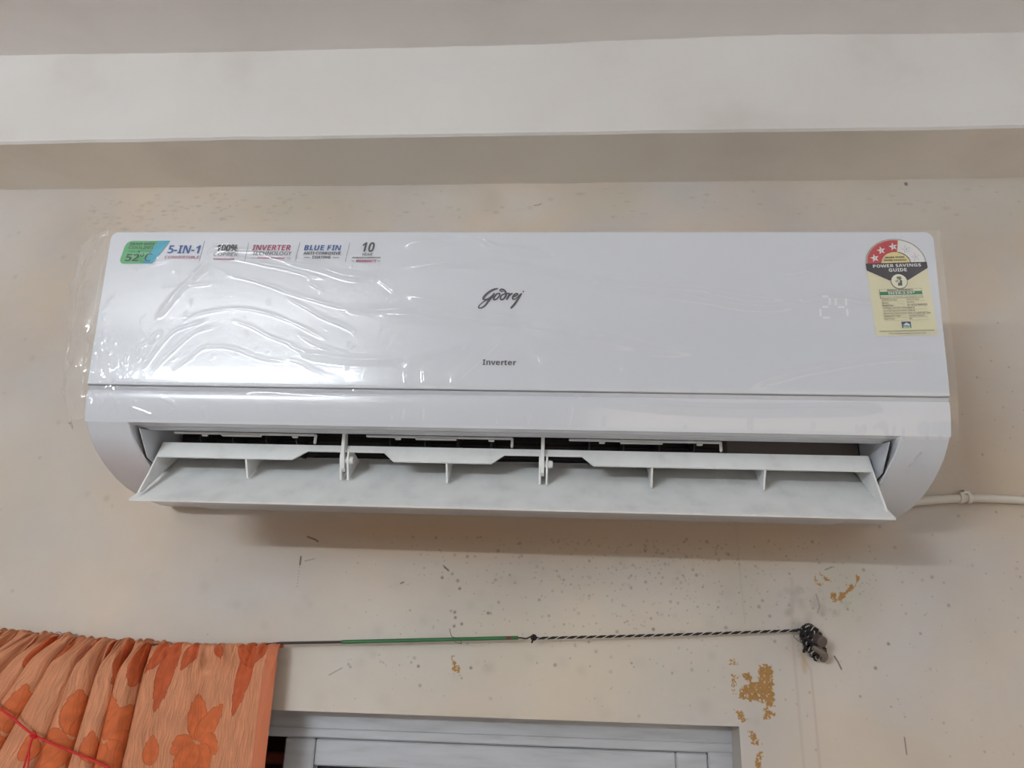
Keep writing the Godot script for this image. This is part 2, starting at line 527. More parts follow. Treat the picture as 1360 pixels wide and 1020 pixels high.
	flake([Vector2(0.2185, 2.0885), Vector2(0.2275, 2.0865), Vector2(0.222, 2.077), Vector2(0.2215, 2.063), Vector2(0.2185, 2.064)], -0.02, 0.22, 6)
	flake([Vector2(0.2165, 2.0985), Vector2(0.2265, 2.099), Vector2(0.2225, 2.1055), Vector2(0.2165, 2.105)], 0.0, 0.25, 8)
	flake([Vector2(0.2195, 2.0455), Vector2(0.2275, 2.0425), Vector2(0.2335, 2.034), Vector2(0.230, 2.0305), Vector2(0.2235, 2.0335)], -0.4, 0.2, 9)
	flake([Vector2(0.2535, 2.0500), Vector2(0.2605, 2.0470), Vector2(0.2685, 2.0420), Vector2(0.2615, 2.0365), Vector2(0.2535, 2.0345), Vector2(0.2565, 2.0425)], -0.4, 0.2, 10)
	flake([Vector2(0.2345, 2.0215), Vector2(0.2405, 2.0205), Vector2(0.2485, 2.0070), Vector2(0.2395, 2.0045), Vector2(0.2365, 2.0125)], -0.25, 0.2, 12)
	flake([Vector2(0.2445, 1.9965), Vector2(0.2495, 1.9985), Vector2(0.2475, 1.9895), Vector2(0.2465, 1.9795), Vector2(0.2405, 1.9785), Vector2(0.2405, 1.9865)], -0.35, 0.2, 13)
	flake([Vector2(0.3905, 2.2185), Vector2(0.3935, 2.2125), Vector2(0.3855, 2.1985), Vector2(0.3645, 2.1825), Vector2(0.3665, 2.1935), Vector2(0.3755, 2.1955), Vector2(0.3775, 2.2025), Vector2(0.3865, 2.2015)], -0.62, 0.12, 14)
	flake([Vector2(0.3515, 2.1885), Vector2(0.3575, 2.1935), Vector2(0.3635, 2.1835), Vector2(0.3575, 2.1815)], -0.62, 0.15, 15)
	flake([Vector2(0.333, 2.2135), Vector2(0.3395, 2.2075), Vector2(0.3455, 2.2035), Vector2(0.3415, 2.2015), Vector2(0.3365, 2.206)], -0.3, 0.2, 16)
	flake([Vector2(0.3425, 2.2195), Vector2(0.3475, 2.2135), Vector2(0.3555, 2.2085), Vector2(0.3535, 2.2055), Vector2(0.3455, 2.2115)], -0.2, 0.25, 17)
	flake([Vector2(-0.1465, 2.0945), Vector2(-0.1405, 2.0905), Vector2(-0.1335, 2.0825), Vector2(-0.1345, 2.0765), Vector2(-0.1435, 2.0805), Vector2(-0.1445, 2.0885)], -0.3, 0.2, 18)
	stroke([Vector2(-0.146, 2.0945), Vector2(-0.146, 2.099), Vector2(-0.142, 2.0995)], 0.001, Color8(150, 108, 76), 0.7)
	var im := Image.create_from_data(TW, TH, false, Image.FORMAT_RGB8, px)
	px = PackedByteArray()
	return ImageTexture.create_from_image(im)

# ---------------------------------------------------------------- window
func window_unit() -> void:
	var w := Node3D.new()
	w.name = "window_1"
	add_child(w)
	struct_(w, "grey-white painted wooden window under the air conditioner, behind the orange curtain")
	var paint := triplanar(mat(255, 255, 255, 0.42), noise_tex([Color8(164, 166, 170), Color8(178, 180, 184), Color8(184, 186, 191), Color8(188, 190, 195)], 0.02, 5, 31), 3.0)
	paint.uv1_scale = Vector3(0.8, 6.0, 6.0)
	var m := Mb.new()
	m.box(Vector3(-0.288, 2.0093, -0.085), Vector3(1.03, 0.04, 0.07), 0.002)
	m.box(Vector3(-0.288, 2.0013, -0.0495), Vector3(1.03, 0.0010, 0.003), 0.0004)
	part("head", m.mesh(), paint, w)
	m = Mb.new()
	m.box(Vector3(0.208, 1.4, -0.087), Vector3(0.033, 1.3, 0.072), 0.002)
	part("jamb", m.mesh(), paint, w)
	m = Mb.new()
	m.box(Vector3(-0.785, 1.4, -0.087), Vector3(0.033, 1.3, 0.072), 0.002)
	part("jamb", m.mesh(), paint, w)
	m = Mb.new()
	m.box(Vector3(-0.288, 0.82, -0.085), Vector3(1.03, 0.04, 0.08), 0.003)
	part("sill", m.mesh(), paint, w)
	# the right-hand sash, closed
	var s := Node3D.new()
	s.name = "sash"
	w.add_child(s)
	m = Mb.new()
	m.box(Vector3(-0.3545, 1.414, -0.069), Vector3(0.0415, 1.149, 0.034), 0.002)
	part("stile", m.mesh(), paint, s)
	m = Mb.new()
	m.box(Vector3(0.1705, 1.414, -0.069), Vector3(0.0405, 1.149, 0.034), 0.002)
	part("stile", m.mesh(), paint, s)
	m = Mb.new()
	m.box(Vector3(-0.0915, 1.9717, -0.070), Vector3(0.483, 0.033, 0.034), 0.002)
	part("top_rail", m.mesh(), paint, s)
	m = Mb.new()
	m.box(Vector3(-0.0915, 0.862, -0.070), Vector3(0.483, 0.045, 0.034), 0.002)
	part("bottom_rail", m.mesh(), paint, s)
	var glass := mat(40, 46, 60, 0.06)
	m = Mb.new()
	m.box(Vector3(-0.0915, 1.42, -0.078), Vector3(0.49, 1.08, 0.005))
	part("pane", m.mesh(), glass, s)
	# the other half stands open onto the dark behind it, with a red-brown rail across
	m = Mb.new()
	m.box(Vector3(-0.58, 1.955, -0.12), Vector3(0.42, 0.016, 0.02), 0.003)
	part("grille_bar", m.mesh(), mat(120, 52, 40, 0.6), w)
	for k in 3:
		m = Mb.new()
		m.box(Vector3(-0.58, 1.75 - k * 0.22, -0.12), Vector3(0.42, 0.016, 0.02), 0.003)
		part("grille_bar", m.mesh(), mat(120, 52, 40, 0.6), w)
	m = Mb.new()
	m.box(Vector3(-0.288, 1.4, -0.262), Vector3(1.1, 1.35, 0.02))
	part("dark_backing", m.mesh(), mat(70, 44, 36, 0.8), w)  # dark sheet added to stand for the darkness behind the opening

# ---------------------------------------------------------------- air conditioner
# Its own frame: X along the wall, Y up from a middle height, Z out from the wall.
func pz(y: float) -> float:
	if y > -0.02: return 0.266 - (0.1525 - y) * 0.107
	var d := -0.02 - y
	return 0.24754 - d * 0.107 - d * d * 2.0

func prof(y: float, pts: Array) -> float:
	for i in pts.size() - 1:
		if y <= pts[i][0] and y >= pts[i + 1][0]:
			return lerpf(pts[i][1], pts[i + 1][1], (y - pts[i][0]) / (pts[i + 1][0] - pts[i][0]))
	return pts[0][1] if y > pts[0][0] else pts[pts.size() - 1][1]

func on_panel(p: Vector2, off: float) -> Vector3:
	return Vector3(p.x, p.y, pz(p.y) + off)

func rows_shell(rows: Array, thick: float, bev: float) -> Mb:  # rows of (y, half width, z) from top to bottom; a shell with softened edges
	var m := Mb.new()
	var n := rows.size()
	var f := []
	var o := []
	var bk := []
	for i in n:
		var r: Array = rows[i]
		var iy: float = r[0]
		if i == 0: iy -= bev
		if i == n - 1: iy += bev
		f.append([Vector3(-(r[1] - bev), iy, r[2]), Vector3(r[1] - bev, iy, r[2])])
		o.append([Vector3(-r[1], r[0], r[2] - bev), Vector3(r[1], r[0], r[2] - bev)])
		bk.append([Vector3(-r[1], r[0], r[2] - thick), Vector3(r[1], r[0], r[2] - thick)])
	for i in n - 1:
		var nx := 24
		for k in nx:
			var t0 := float(k) / nx
			var t1 := float(k + 1) / nx
			m.quad(f[i + 1][0].lerp(f[i + 1][1], t0), f[i + 1][0].lerp(f[i + 1][1], t1), f[i][0].lerp(f[i][1], t1), f[i][0].lerp(f[i][1], t0))
		m.quad(o[i + 1][0], f[i + 1][0], f[i][0], o[i][0])
		m.quad(f[i + 1][1], o[i + 1][1], o[i][1], f[i][1])
		m.quad(bk[i + 1][0], o[i + 1][0], o[i][0], bk[i][0])
		m.quad(o[i + 1][1], bk[i + 1][1], bk[i][1], o[i][1])
		m.quad(bk[i + 1][1], bk[i + 1][0], bk[i][0], bk[i][1])
	m.quad(f[0][0], f[0][1], o[0][1], o[0][0])
	m.quad(o[0][0], o[0][1], bk[0][1], bk[0][0])
	var l := n - 1
	m.quad(o[l][0], o[l][1], f[l][1], f[l][0])
	m.quad(bk[l][0], bk[l][1], o[l][1], o[l][0])
	return m

func art(poly: Array, off: float) -> ArrayMesh:  # a flat printed shape on the panel
	var p := PackedVector2Array(poly)
	var idx := Geometry2D.triangulate_polygon(p)
	var m := Mb.new()
	for i in range(0, idx.size(), 3):
		var a := on_panel(p[idx[i]], off)
		var b := on_panel(p[idx[i + 1]], off)
		var c := on_panel(p[idx[i + 2]], off)
		if (b - a).cross(c - a).z >= 0.0: m.tri(a, b, c)
		else: m.tri(a, c, b)
	return m.mesh()

func words(txt: String, x0: float, x1: float, y0: float, y1: float, shear: float, bold: bool, off: float, frame = null) -> ArrayMesh:
	var tm := TextMesh.new()
	tm.font = font_bold if bold else font_plain
	tm.font_size = 48
	tm.pixel_size = 0.01
	tm.depth = 0.02
	tm.curve_step = 1.5
	tm.text = txt
	var arr := tm.get_mesh_arrays()
	var v: PackedVector3Array = arr[Mesh.ARRAY_VERTEX]
	var lo := Vector3.INF
	var hi := -Vector3.INF
	for p in v:
		lo = lo.min(p); hi = hi.max(p)
	for i in v.size():
		var u := (v[i].x - lo.x) / maxf(hi.x - lo.x, 0.001)
		var w := (v[i].y - lo.y) / maxf(hi.y - lo.y, 0.001)
		var q := Vector2(lerpf(x0, x1, u), lerpf(y0, y1, w))
		q.x += shear * (q.y - y0)
		if frame != null: q = frame.call(q)
		v[i] = on_panel(q, off + (0.00015 if v[i].z > 0.0 else 0.0))
	arr[Mesh.ARRAY_VERTEX] = v
	var am := ArrayMesh.new()
	am.add_surface_from_arrays(Mesh.PRIMITIVE_TRIANGLES, arr)
	return am

func ellipse(c: Vector2, rx: float, ry: float, a0: float, a1: float, n := 28) -> Array:
	var r := []
	for i in n + 1:
		var t := deg_to_rad(lerpf(a0, a1, float(i) / n))
		r.append(c + Vector2(cos(t) * rx, sin(t) * ry))
	return r

func air_conditioner() -> void:
	ac = thing("air_conditioner", "white wall-mounted split air conditioner with open louvre, printed stickers and lit number 24", "air conditioner", Vector3(-0.071, 2.43, 0))
	ac.rotation.z = deg_to_rad(-0.45)
	var inner := mat(205, 205, 206, 0.5)
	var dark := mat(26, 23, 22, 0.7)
	# casing between the end caps, hollowed out where the air leaves
	var m := Mb.new()
	m.prism(PackedVector2Array([Vector2(0.150, 0.0), Vector2(0.150, 0.252), Vector2(0.0, 0.238), Vector2(-0.040, 0.232), Vector2(-0.0835, 0.2285), Vector2(-0.0845, 0.221), Vector2(-0.0828, 0.2205), Vector2(-0.0828, 0.212), Vector2(-0.0840, 0.2115), Vector2(-0.0835, 0.196), Vector2(-0.066, 0.178), Vector2(-0.045, 0.150), Vector2(-0.03, 0.10), Vector2(-0.045, 0.05), Vector2(-0.09, 0.045), Vector2(-0.128, 0.098), Vector2(-0.136, 0.108), Vector2(-0.1405, 0.104), Vector2(-0.1455, 0.07), Vector2(-0.1465, 0.045), Vector2(-0.1445, 0.0)]), -0.4375, 0.4375)
	var lip := PackedVector2Array([Vector2(-0.0835, 0.2285), Vector2(-0.0845, 0.221), Vector2(-0.0828, 0.2205), Vector2(-0.0828, 0.212), Vector2(-0.0840, 0.2115), Vector2(-0.0835, 0.196), Vector2(-0.06, 0.19), Vector2(-0.06, 0.2285)])
	m.prism(lip, -0.4445, -0.4370)
	m.prism(lip, 0.4370, 0.4445)
	part("body", m.mesh(), white, ac)
	var cap := PackedVector2Array([Vector2(0.151, 0.0), Vector2(0.151, 0.256), Vector2(0.084, 0.248), Vector2(0.0, 0.238), Vector2(-0.0405, 0.233), Vector2(-0.0445, 0.233), Vector2(-0.0845, 0.2318), Vector2(-0.094, 0.2235), Vector2(-0.104, 0.2125), Vector2(-0.1125, 0.2), Vector2(-0.121, 0.184), Vector2(-0.128, 0.167), Vector2(-0.135, 0.146), Vector2(-0.1405, 0.122), Vector2(-0.144, 0.094), Vector2(-0.146, 0.06), Vector2(-0.146, 0.03), Vector2(-0.143, 0.0)])
	for s in [-1, 1]:
		m = Mb.new()
		m.prism(cap, minf(s * 0.4375, s * 0.4958), maxf(s * 0.4375, s * 0.4958), 0.0012)
		for i in m.v.size():  # the inner edge opens outwards towards the front
			var p := m.v[i]
			if absf(absf(p.x) - 0.4375) < 0.0016 and p.y < -0.08:
				m.v[i] = Vector3(p.x + s * 0.006 * clampf((p.z - 0.195) / 0.036, 0.0, 1.0), p.y, p.z)
		part("end_cap", m.mesh(25), white, ac)
	# front panel with rounded upper corners
	var rows := []
	for i in 8:
		var t := i / 7.0 * PI / 2.0
		rows.append([0.1525 - 0.016 * (1.0 - sin(t)), 0.4963 - 0.016 * (1.0 - cos(PI / 2.0 - t)), 0.0])
	rows.reverse()
	for k in rows.size(): rows[k] = [0.1525 - 0.010 * (1.0 - cos(k / 7.0 * PI / 2.0)), 0.4963 - 0.010 * (1.0 - sin(k / 7.0 * PI / 2.0)), 0.0]
	for y in [0.10, 0.05, 0.0, -0.02, -0.025, -0.03, -0.034, -0.0372, -0.0378, -0.0415]: rows.append([y, 0.4963, 0.0])
	for r in rows: r[2] = pz(maxf(r[0], -0.0372)) if r[0] > -0.0375 else pz(-0.0372) - 0.0001
	part("front_panel", rows_shell(rows, 0.010, 0.0008).mesh(8), white, ac)
	# lower band below the seam
	rows = []
	for r in [[-0.0424, 0.2420], [-0.0426, 0.2419], [-0.0466, 0.2378], [-0.0470, 0.2402], [-0.0490, 0.2407], [-0.0520, 0.2405], [-0.056, 0.2400], [-0.062, 0.2388], [-0.070, 0.2368], [-0.078, 0.2345], [-0.0842, 0.2322]]: rows.append([r[0], 0.4963, r[1]])
	part("lower_band", rows_shell(rows, 0.004, 0.0002).mesh(22), white, ac)
	# the lip under the band has a fine groove of its own; the dark outlet behind it
	m = Mb.new()
	m.prism(PackedVector2Array([Vector2(-0.067, 0.1765), Vector2(-0.0465, 0.149), Vector2(-0.0315, 0.10), Vector2(-0.046, 0.052), Vector2(-0.089, 0.047), Vector2(-0.1275, 0.0965), Vector2(-0.1255, 0.0925), Vector2(-0.0885, 0.050), Vector2(-0.048, 0.056), Vector2(-0.035, 0.10), Vector2(-0.049, 0.147), Vector2(-0.069, 0.174)]), -0.436, 0.27)
	part("outlet_liner", m.mesh(), dark, ac)
	m = Mb.new()
	m.tube([Vector3(-0.43, -0.066, 0.095), Vector3(0.268, -0.066, 0.095)], 0.030, 20)
	for k in 24:
		var t := TAU * k / 24.0
		m.box(Vector3(-0.08, -0.066 + 0.031 * cos(t), 0.095 + 0.031 * sin(t)), Vector3(0.69, 0.002, 0.003))
	part("fan", m.mesh(), mat(18, 17, 17, 0.6), ac)
	m = Mb.new()
	m.box(Vector3(0.353, -0.075, 0.11), Vector3(0.165, 0.05, 0.05), 0.004)
	part("motor_cover", m.mesh(), mat(96, 88, 84, 0.6), ac)
	for x in [-0.3835, -0.3414, -0.2986, -0.2600, -0.1419, -0.0983, -0.0580, -0.0168, 0.1031, 0.1442, 0.1869, 0.2284]:
		m = Mb.new()
		m.prism(PackedVector2Array([Vector2(-0.072, 0.172), Vector2(-0.086, 0.170), Vector2(-0.102, 0.145), Vector2(-0.098, 0.125), Vector2(-0.062, 0.128)]), x - 0.0008, x + 0.0008)
		part("deflector_vane", m.mesh(), mat(38, 36, 36, 0.5), ac)
	for q in [[-0.410, -0.232], [-0.168, 0.0098], [0.078, 0.2572]]:
		m = Mb.new()
		m.box(Vector3((q[0] + q[1]) / 2, -0.0825, 0.184), Vector3(q[1] - q[0], 0.0022, 0.005), 0.0005)
		var mid: float = lerpf(q[0], q[1], 0.48)
		m.box(Vector3(mid, -0.0845, 0.1835), Vector3(0.05, 0.0022, 0.0055), 0.0005)
		for u in [0.22, 0.86]: m.box(Vector3(lerpf(q[0], q[1], u), -0.0848, 0.1835), Vector3(0.007, 0.003, 0.004), 0.0006)
		m.box(Vector3(q[1], -0.0868, 0.181), Vector3(0.0032, 0.0125, 0.004), 0.0012)
		part("linkage_bar", m.mesh(), inner, ac)
	for s in [-1, 1]:  # side cheeks of the outlet; a dark plate behind each paints the shaded gap
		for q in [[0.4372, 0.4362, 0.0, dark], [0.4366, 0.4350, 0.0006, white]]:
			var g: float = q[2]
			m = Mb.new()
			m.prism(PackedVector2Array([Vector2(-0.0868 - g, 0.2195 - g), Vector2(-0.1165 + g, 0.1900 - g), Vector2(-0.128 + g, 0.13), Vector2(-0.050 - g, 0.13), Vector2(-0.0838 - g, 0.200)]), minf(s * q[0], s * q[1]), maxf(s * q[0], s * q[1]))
			part("cheek_and_gap_shade", m.mesh(), q[3], ac)
	louvre()
	panel_print()
	energy_label()
	# display digits shining through the panel
	var disp := Node3D.new()
	disp.name = "display"
	ac.add_child(disp)
	var led := mat(222, 222, 228, 0.5)
	led.emission_enabled = true
	led.emission = Color(1, 1, 1)
	led.emission_energy_multiplier = 0.03
	for s in [[1091.8, 393.8, 1100.0, 393.8], [1101.9, 396.2, 1102.2, 405.0], [1091.8, 407.6, 1100.3, 407.6], [1089.3, 410.6, 1090.0, 420.0], [1092.8, 421.8, 1102.2, 421.8], [1110.0, 396.5, 1110.2, 405.3], [1123.6, 396.5, 1124.2, 405.3], [1112.8, 407.8, 1122.0, 407.8], [1125.2, 410.4, 1126.0, 419.2]]:
		var a := Vector2(0.3656 + (s[0] - 1092.0) * 0.00083 - (s[1] - 394.0) * 0.00006, 0.0729 - (s[1] - 394.0) * 0.00091)
		var c := Vector2(0.3656 + (s[2] - 1092.0) * 0.00083 - (s[3] - 394.0) * 0.00006, 0.0729 - (s[3] - 394.0) * 0.00091)
		var d := (c - a).normalized()
		var nn := Vector2(-d.y, d.x) * 0.0013
		part("segment", art([a - d * 0.0006, a + nn * 0.8 + d * 0.0003, a + nn + d * 0.001, c + nn - d * 0.001, c + nn * 0.8 - d * 0.0003, c + d * 0.0006, c - nn * 0.8 - d * 0.0003, c - nn - d * 0.001, a - nn + d * 0.001, a - nn * 0.8 + d * 0.0003], 0.0004), led, disp)
	# faint pink scuff on the right end cap
	m = Mb.new()
	for q in [[0.4055, -0.0965, 0.4030, -0.1000], [0.4025, -0.1005, 0.3985, -0.1070], [0.3975, -0.1085, 0.3960, -0.1110]]:
		pass
	for q in [[Vector3(0.4685, -0.0985, 0.2195), Vector3(0.4625, -0.1065, 0.2095)], [Vector3(0.4615, -0.1085, 0.2068), Vector3(0.4592, -0.1115, 0.2022)]]:
		m.tube([q[0], q[1]], 0.0007, 5)
	part("scuff_mark", m.mesh(), mat(206, 196, 200, 0.6), ac)

func louvre() -> void:
	var tip := Vector2(-0.1715, 0.211)
	var back := Vector2(-0.0955, 0.120)
	var n := Vector2(back.y - tip.y, tip.x - back.x).normalized()  # towards the upper, front side
	if n.y < 0.0: n = -n
	var th := 0.0024
	# plate, slightly dished, its front edge turned up
	var m := Mb.new()
	var up := []
	var low := []
	for i in 13:
		var t := i / 12.0
		var p := tip.lerp(back, t) - n * 0.003 * sin(PI * t)
		up.append(p)
		low.append(p - n * th)
	low.reverse()
	m.prism(PackedVector2Array(up + low), -0.4355, 0.4355, 0.0005)
	var flap := part("louvre_flap", m.mesh(40), flecked, ac)
	# end walls
	for s in [-1, 1]:
		m = Mb.new()
		m.prism(PackedVector2Array([Vector2(-0.1640, 0.2065), Vector2(-0.1590, 0.2045), Vector2(-0.137, 0.1925), Vector2(-0.1135, 0.1815), Vector2(-0.0925, 0.1715), Vector2(-0.0900, 0.160), Vector2(-0.0975, 0.125), Vector2(-0.160, 0.1985)]), s * 0.4285 - 0.0012, s * 0.4285 + 0.0012, 0.0003)
		part("end_wall", m.mesh(), flecked, flap)
	# inner blade with its cut-outs at the two pivots
	var top := Vector2(-0.0925, 0.1715)
	var bot := Vector2(-0.1132, 0.1812)
	var out := [[-0.4285, 1.0], [-0.2577, 1.0], [-0.2413, 0.40], [-0.1465, 0.40], [-0.1326, 1.0], [-0.0142, 1.0], [0.0009, 0.40], [0.0940, 0.40], [0.1074, 1.0], [0.4285, 1.0]]
	var front := []
	for q in out: front.append([Vector2(q[0], 0.0), q[1]])
	m = Mb.new()
	var bn := Vector2(bot.y - top.y, top.x - bot.x).normalized()
	if bn.y < 0.0: bn = -bn
	var blade_poly := PackedVector2Array([Vector2(-0.4285, 0.0)])
	for q in out: blade_poly.append(Vector2(q[0], q[1]))
	blade_poly.append(Vector2(0.4285, 0.0))
	var idx := Geometry2D.triangulate_polygon(blade_poly)
	var at := func(q: Vector2, side: float) -> Vector3:
		var p := top.lerp(bot, q.y) + bn * side
		return Vector3(q.x, p.x, p.y)
	for i in range(0, idx.size(), 3):
		m.facing([at.call(blade_poly[idx[i]], 0.001), at.call(blade_poly[idx[i + 1]], 0.001), at.call(blade_poly[idx[i + 2]], 0.001)], Vector3(0, -0.1, 0.0))
		m.facing([at.call(blade_poly[idx[i]], -0.001), at.call(blade_poly[idx[i + 1]], -0.001), at.call(blade_poly[idx[i + 2]], -0.001)], Vector3(0, -0.1, 1.0))
	for i in blade_poly.size():
		var a := blade_poly[i]
		var b := blade_poly[(i + 1) % blade_poly.size()]
		m.facing([at.call(a, -0.001), at.call(b, -0.001), at.call(b, 0.001), at.call(a, 0.001)], Vector3((a.x + b.x) / 2.0 + 0.0001, (top.lerp(bot, 0.3)).x, (top.lerp(bot, 0.3)).y))
	part("inner_blade", m.mesh(20), flecked, flap)
	# ribs between blade and plate
	for x in [-0.3160, -0.0683, 0.1764, 0.3070]:
		m = Mb.new()
		m.prism(PackedVector2Array([Vector2(-0.1120, 0.1805), Vector2(-0.1345, 0.1665), Vector2(-0.1000, 0.1255), Vector2(-0.0960, 0.172)]), x - 0.0011, x + 0.0011)
		part("rib", m.mesh(), flecked, flap)
	for x in [-0.1995, -0.1908, 0.0437, 0.0520]:
		m = Mb.new()
		m.prism(PackedVector2Array([Vector2(-0.1010, 0.1755), Vector2(-0.1085, 0.1762), Vector2(-0.1335, 0.1655), Vector2(-0.1000, 0.1255), Vector2(-0.0930, 0.1705)]), x - 0.0011, x + 0.0011)
		part("pivot_bracket", m.mesh(), flecked, flap)
	# the two arms that carry it
	for q in [[-0.1962, -0.1885], [0.0473, 0.0555]]:
		m = Mb.new()
		m.prism(PackedVector2Array([Vector2(-0.078, 0.183), Vector2(-0.078, 0.172), Vector2(-0.117, 0.158), Vector2(-0.1235, 0.166), Vector2(-0.1205, 0.1725), Vector2(-0.100, 0.1815)]), q[0] - 0.0024, q[0] + 0.0016, 0.0004)
		var arm := part("pivot_arm", m.mesh(), flecked, ac)
		m = Mb.new()
		m.tube([Vector3(q[0], -0.1095, 0.1695), Vector3(q[1], -0.1095, 0.1695)], 0.0042, 16)
		m.tube([Vector3(q[1] - 0.001, -0.1095, 0.1695), Vector3(q[1] + 0.0035, -0.1095, 0.1695)], 0.0050, 16, 0.8)
		part("peg", m.mesh(), flecked, arm)

# ---------------------------------------------------------------- what is printed on the panel
func panel_print() -> void:
	var holder := Node3D.new()
	holder.name = "feature_print"
	ac.add_child(holder)
	var green := mat(62, 160, 92, 0.45)
	var teal := mat(8, 154, 178, 0.45)
	var ink_dark := mat(10, 44, 28, 0.5)
	var grey := mat(70, 70, 76, 0.5)
	var light := mat(128, 128, 134, 0.5)
	var blue := mat(30, 84, 156, 0.5)
	var rose := mat(172, 62, 96, 0.5)
	# green and teal badge
	part("badge_green", art([Vector2(-0.4660, 0.1405), Vector2(-0.4290, 0.1407), Vector2(-0.4470, 0.1107), Vector2(-0.4740, 0.1102), Vector2(-0.4775, 0.1118), Vector2(-0.4788, 0.1155), Vector2(-0.4755, 0.1330), Vector2(-0.4735, 0.1372), Vector2(-0.4700, 0.1398)], 0.0005), green, holder)
	part("badge_teal", art([Vector2(-0.4330, 0.1407), Vector2(-0.4176, 0.1408), Vector2(-0.4365, 0.1109), Vector2(-0.4500, 0.1106)], 0.0007), teal, holder)
	for w in [["HEAVY DUTY", -0.4685, -0.4375, 0.1350, 0.1378, true, ink_dark], ["COOLING", -0.4700, -0.4390, 0.1298, 0.1338, false, ink_dark], ["52", -0.4725, -0.4555, 0.1135, 0.1232, true, ink_dark], ["\u00b0C", -0.4550, -0.4395, 0.1137, 0.1240, false, ink_dark],
			["5-IN-1", -0.4195, -0.3795, 0.1240, 0.1345, true, blue], ["CONVERTIBLE", -0.4220, -0.3785, 0.1172, 0.1208, false, rose],
			["100%", -0.3578, -0.3315, 0.1272, 0.1358, true, grey], ["COPPER", -0.3605, -0.3300, 0.1207, 0.1252, false, light], ["CONDENSER", -0.3598, -0.3335, 0.1155, 0.1178, true, rose],
			["INVERTER", -0.3125, -0.2645, 0.1282, 0.1352, true, rose], ["TECHNOLOGY", -0.3120, -0.2630, 0.1220, 0.1267, false, grey], ["POWER SAVING", -0.3050, -0.2705, 0.1172, 0.1192, true, rose],
			["BLUE FIN", -0.2475, -0.2025, 0.1283, 0.1350, true, blue], ["ANTI-CORROSIVE", -0.2478, -0.2022, 0.1227, 0.1264, true, grey], ["COATING", -0.2365, -0.2140, 0.1176, 0.1212, true, grey],
			["10", -0.1768, -0.1615, 0.1264, 0.1388, true, grey], ["YEAR", -0.1755, -0.1625, 0.1213, 0.1248, false, grey], ["INVERTER COMPRESSOR", -0.1868, -0.1518, 0.1180, 0.1198, true, grey], ["WARRANTY", -0.1822, -0.1570, 0.1130, 0.1164, true, rose]]:
		part("lettering", words(w[0], w[1], w[2], w[3], w[4], 0.17, w[5], 0.0008), w[6], holder)
	for q in [[-0.4695, -0.4610, 0.1265, ink_dark], [-0.4480, -0.4395, 0.1265, ink_dark], [-0.3118, -0.3065, 0.1181, light], [-0.2685, -0.2635, 0.1181, light], [-0.2470, -0.2395, 0.1192, grey], [-0.2110, -0.2030, 0.1192, grey], [-0.1868, -0.1838, 0.1146, grey], [-0.1555, -0.1522, 0.1146, grey]]:
		part("rule", art([Vector2(q[0], q[2] - 0.0003), Vector2(q[1], q[2] - 0.0003), Vector2(q[1], q[2] + 0.0003), Vector2(q[0], q[2] + 0.0003)], 0.0008), q[3], holder)
	part("lettering", words("AT", -0.4575, -0.4545, 0.1255, 0.1275, 0.17, true, 0.0008), ink_dark, holder)
	for q in [[-0.3740, 0.1408, -0.3775, 0.1141], [-0.3178, 0.1385, -0.3203, 0.1143], [-0.2535, 0.1392, -0.2568, 0.1154], [-0.1914, 0.1380, -0.1949, 0.1137]]:
		part("divider", art([Vector2(q[2] - 0.0003, q[3]), Vector2(q[2] + 0.0003, q[3]), Vector2(q[0] + 0.0003, q[1]), Vector2(q[0] - 0.0003, q[1])], 0.0005), light, holder)
	part("lettering", words("Inverter", -0.0229, 0.0158, -0.0127, -0.0062, 0.0, true, 0.0005), mat(72, 70, 76, 0.4), ac)
	# handwriting-style maker's mark: ribbons of varying width along each pen stroke
	var logo := Node3D.new()
	logo.name = "logo"
	ac.add_child(logo)
	var ink := mat(66, 66, 72, 0.35)
	var to := func(x: float, y: float) -> Vector2: return Vector2(-0.0457 + x / 1360.0 * 0.0896 + y / 680.0 * 0.0021, 0.0884 - y / 680.0 * 0.0470 + x / 1360.0 * 0.0004)
	var pens := [
		[[565, 118, 10], [510, 128, 17], [440, 158, 20], [372, 205, 21], [318, 262, 22], [298, 298, 20], [322, 316, 14], [380, 302, 12], [440, 262, 13], [500, 205, 15]],
		[[500, 200, 14], [445, 275, 20], [390, 345, 19], [330, 420, 16], [275, 460, 13], [225, 468, 11], [212, 450, 11], [240, 405, 10], [310, 352, 10], [390, 308, 11], [470, 262, 12]],
		[[600, 205, 14], [548, 212, 14], [505, 255, 17], [482, 298, 17], [500, 318, 15], [545, 300, 13], [585, 250, 13], [600, 205, 12]],
		[[660, 170, 10], [615, 165, 12], [600, 145, 13], [630, 130, 14], [672, 145, 17], [702, 185, 19], [708, 230, 19], [685, 280, 17], [645, 314, 15], [612, 310, 15], [608, 275, 15], [635, 235, 13], [690, 210, 12]],
		[[690, 212, 11], [740, 205, 13], [770, 215, 16], [748, 262, 18], [716, 318, 17]],
		[[745, 270, 12], [785, 228, 13], [825, 202, 15]],
		[[835, 268, 12], [885, 248, 12], [918, 218, 13], [900, 205, 12], [862, 222, 14], [832, 265, 16], [828, 305, 14], [862, 308, 12], [905, 278, 10], [958, 225, 9], [992, 205, 11]],
		[[992, 205, 10], [950, 265, 15], [905, 330, 18], [850, 405, 20], [800, 458, 18], [782, 462, 12]],
		[[1008, 182, 10], [1020, 170, 13], [1030, 162, 8]]]
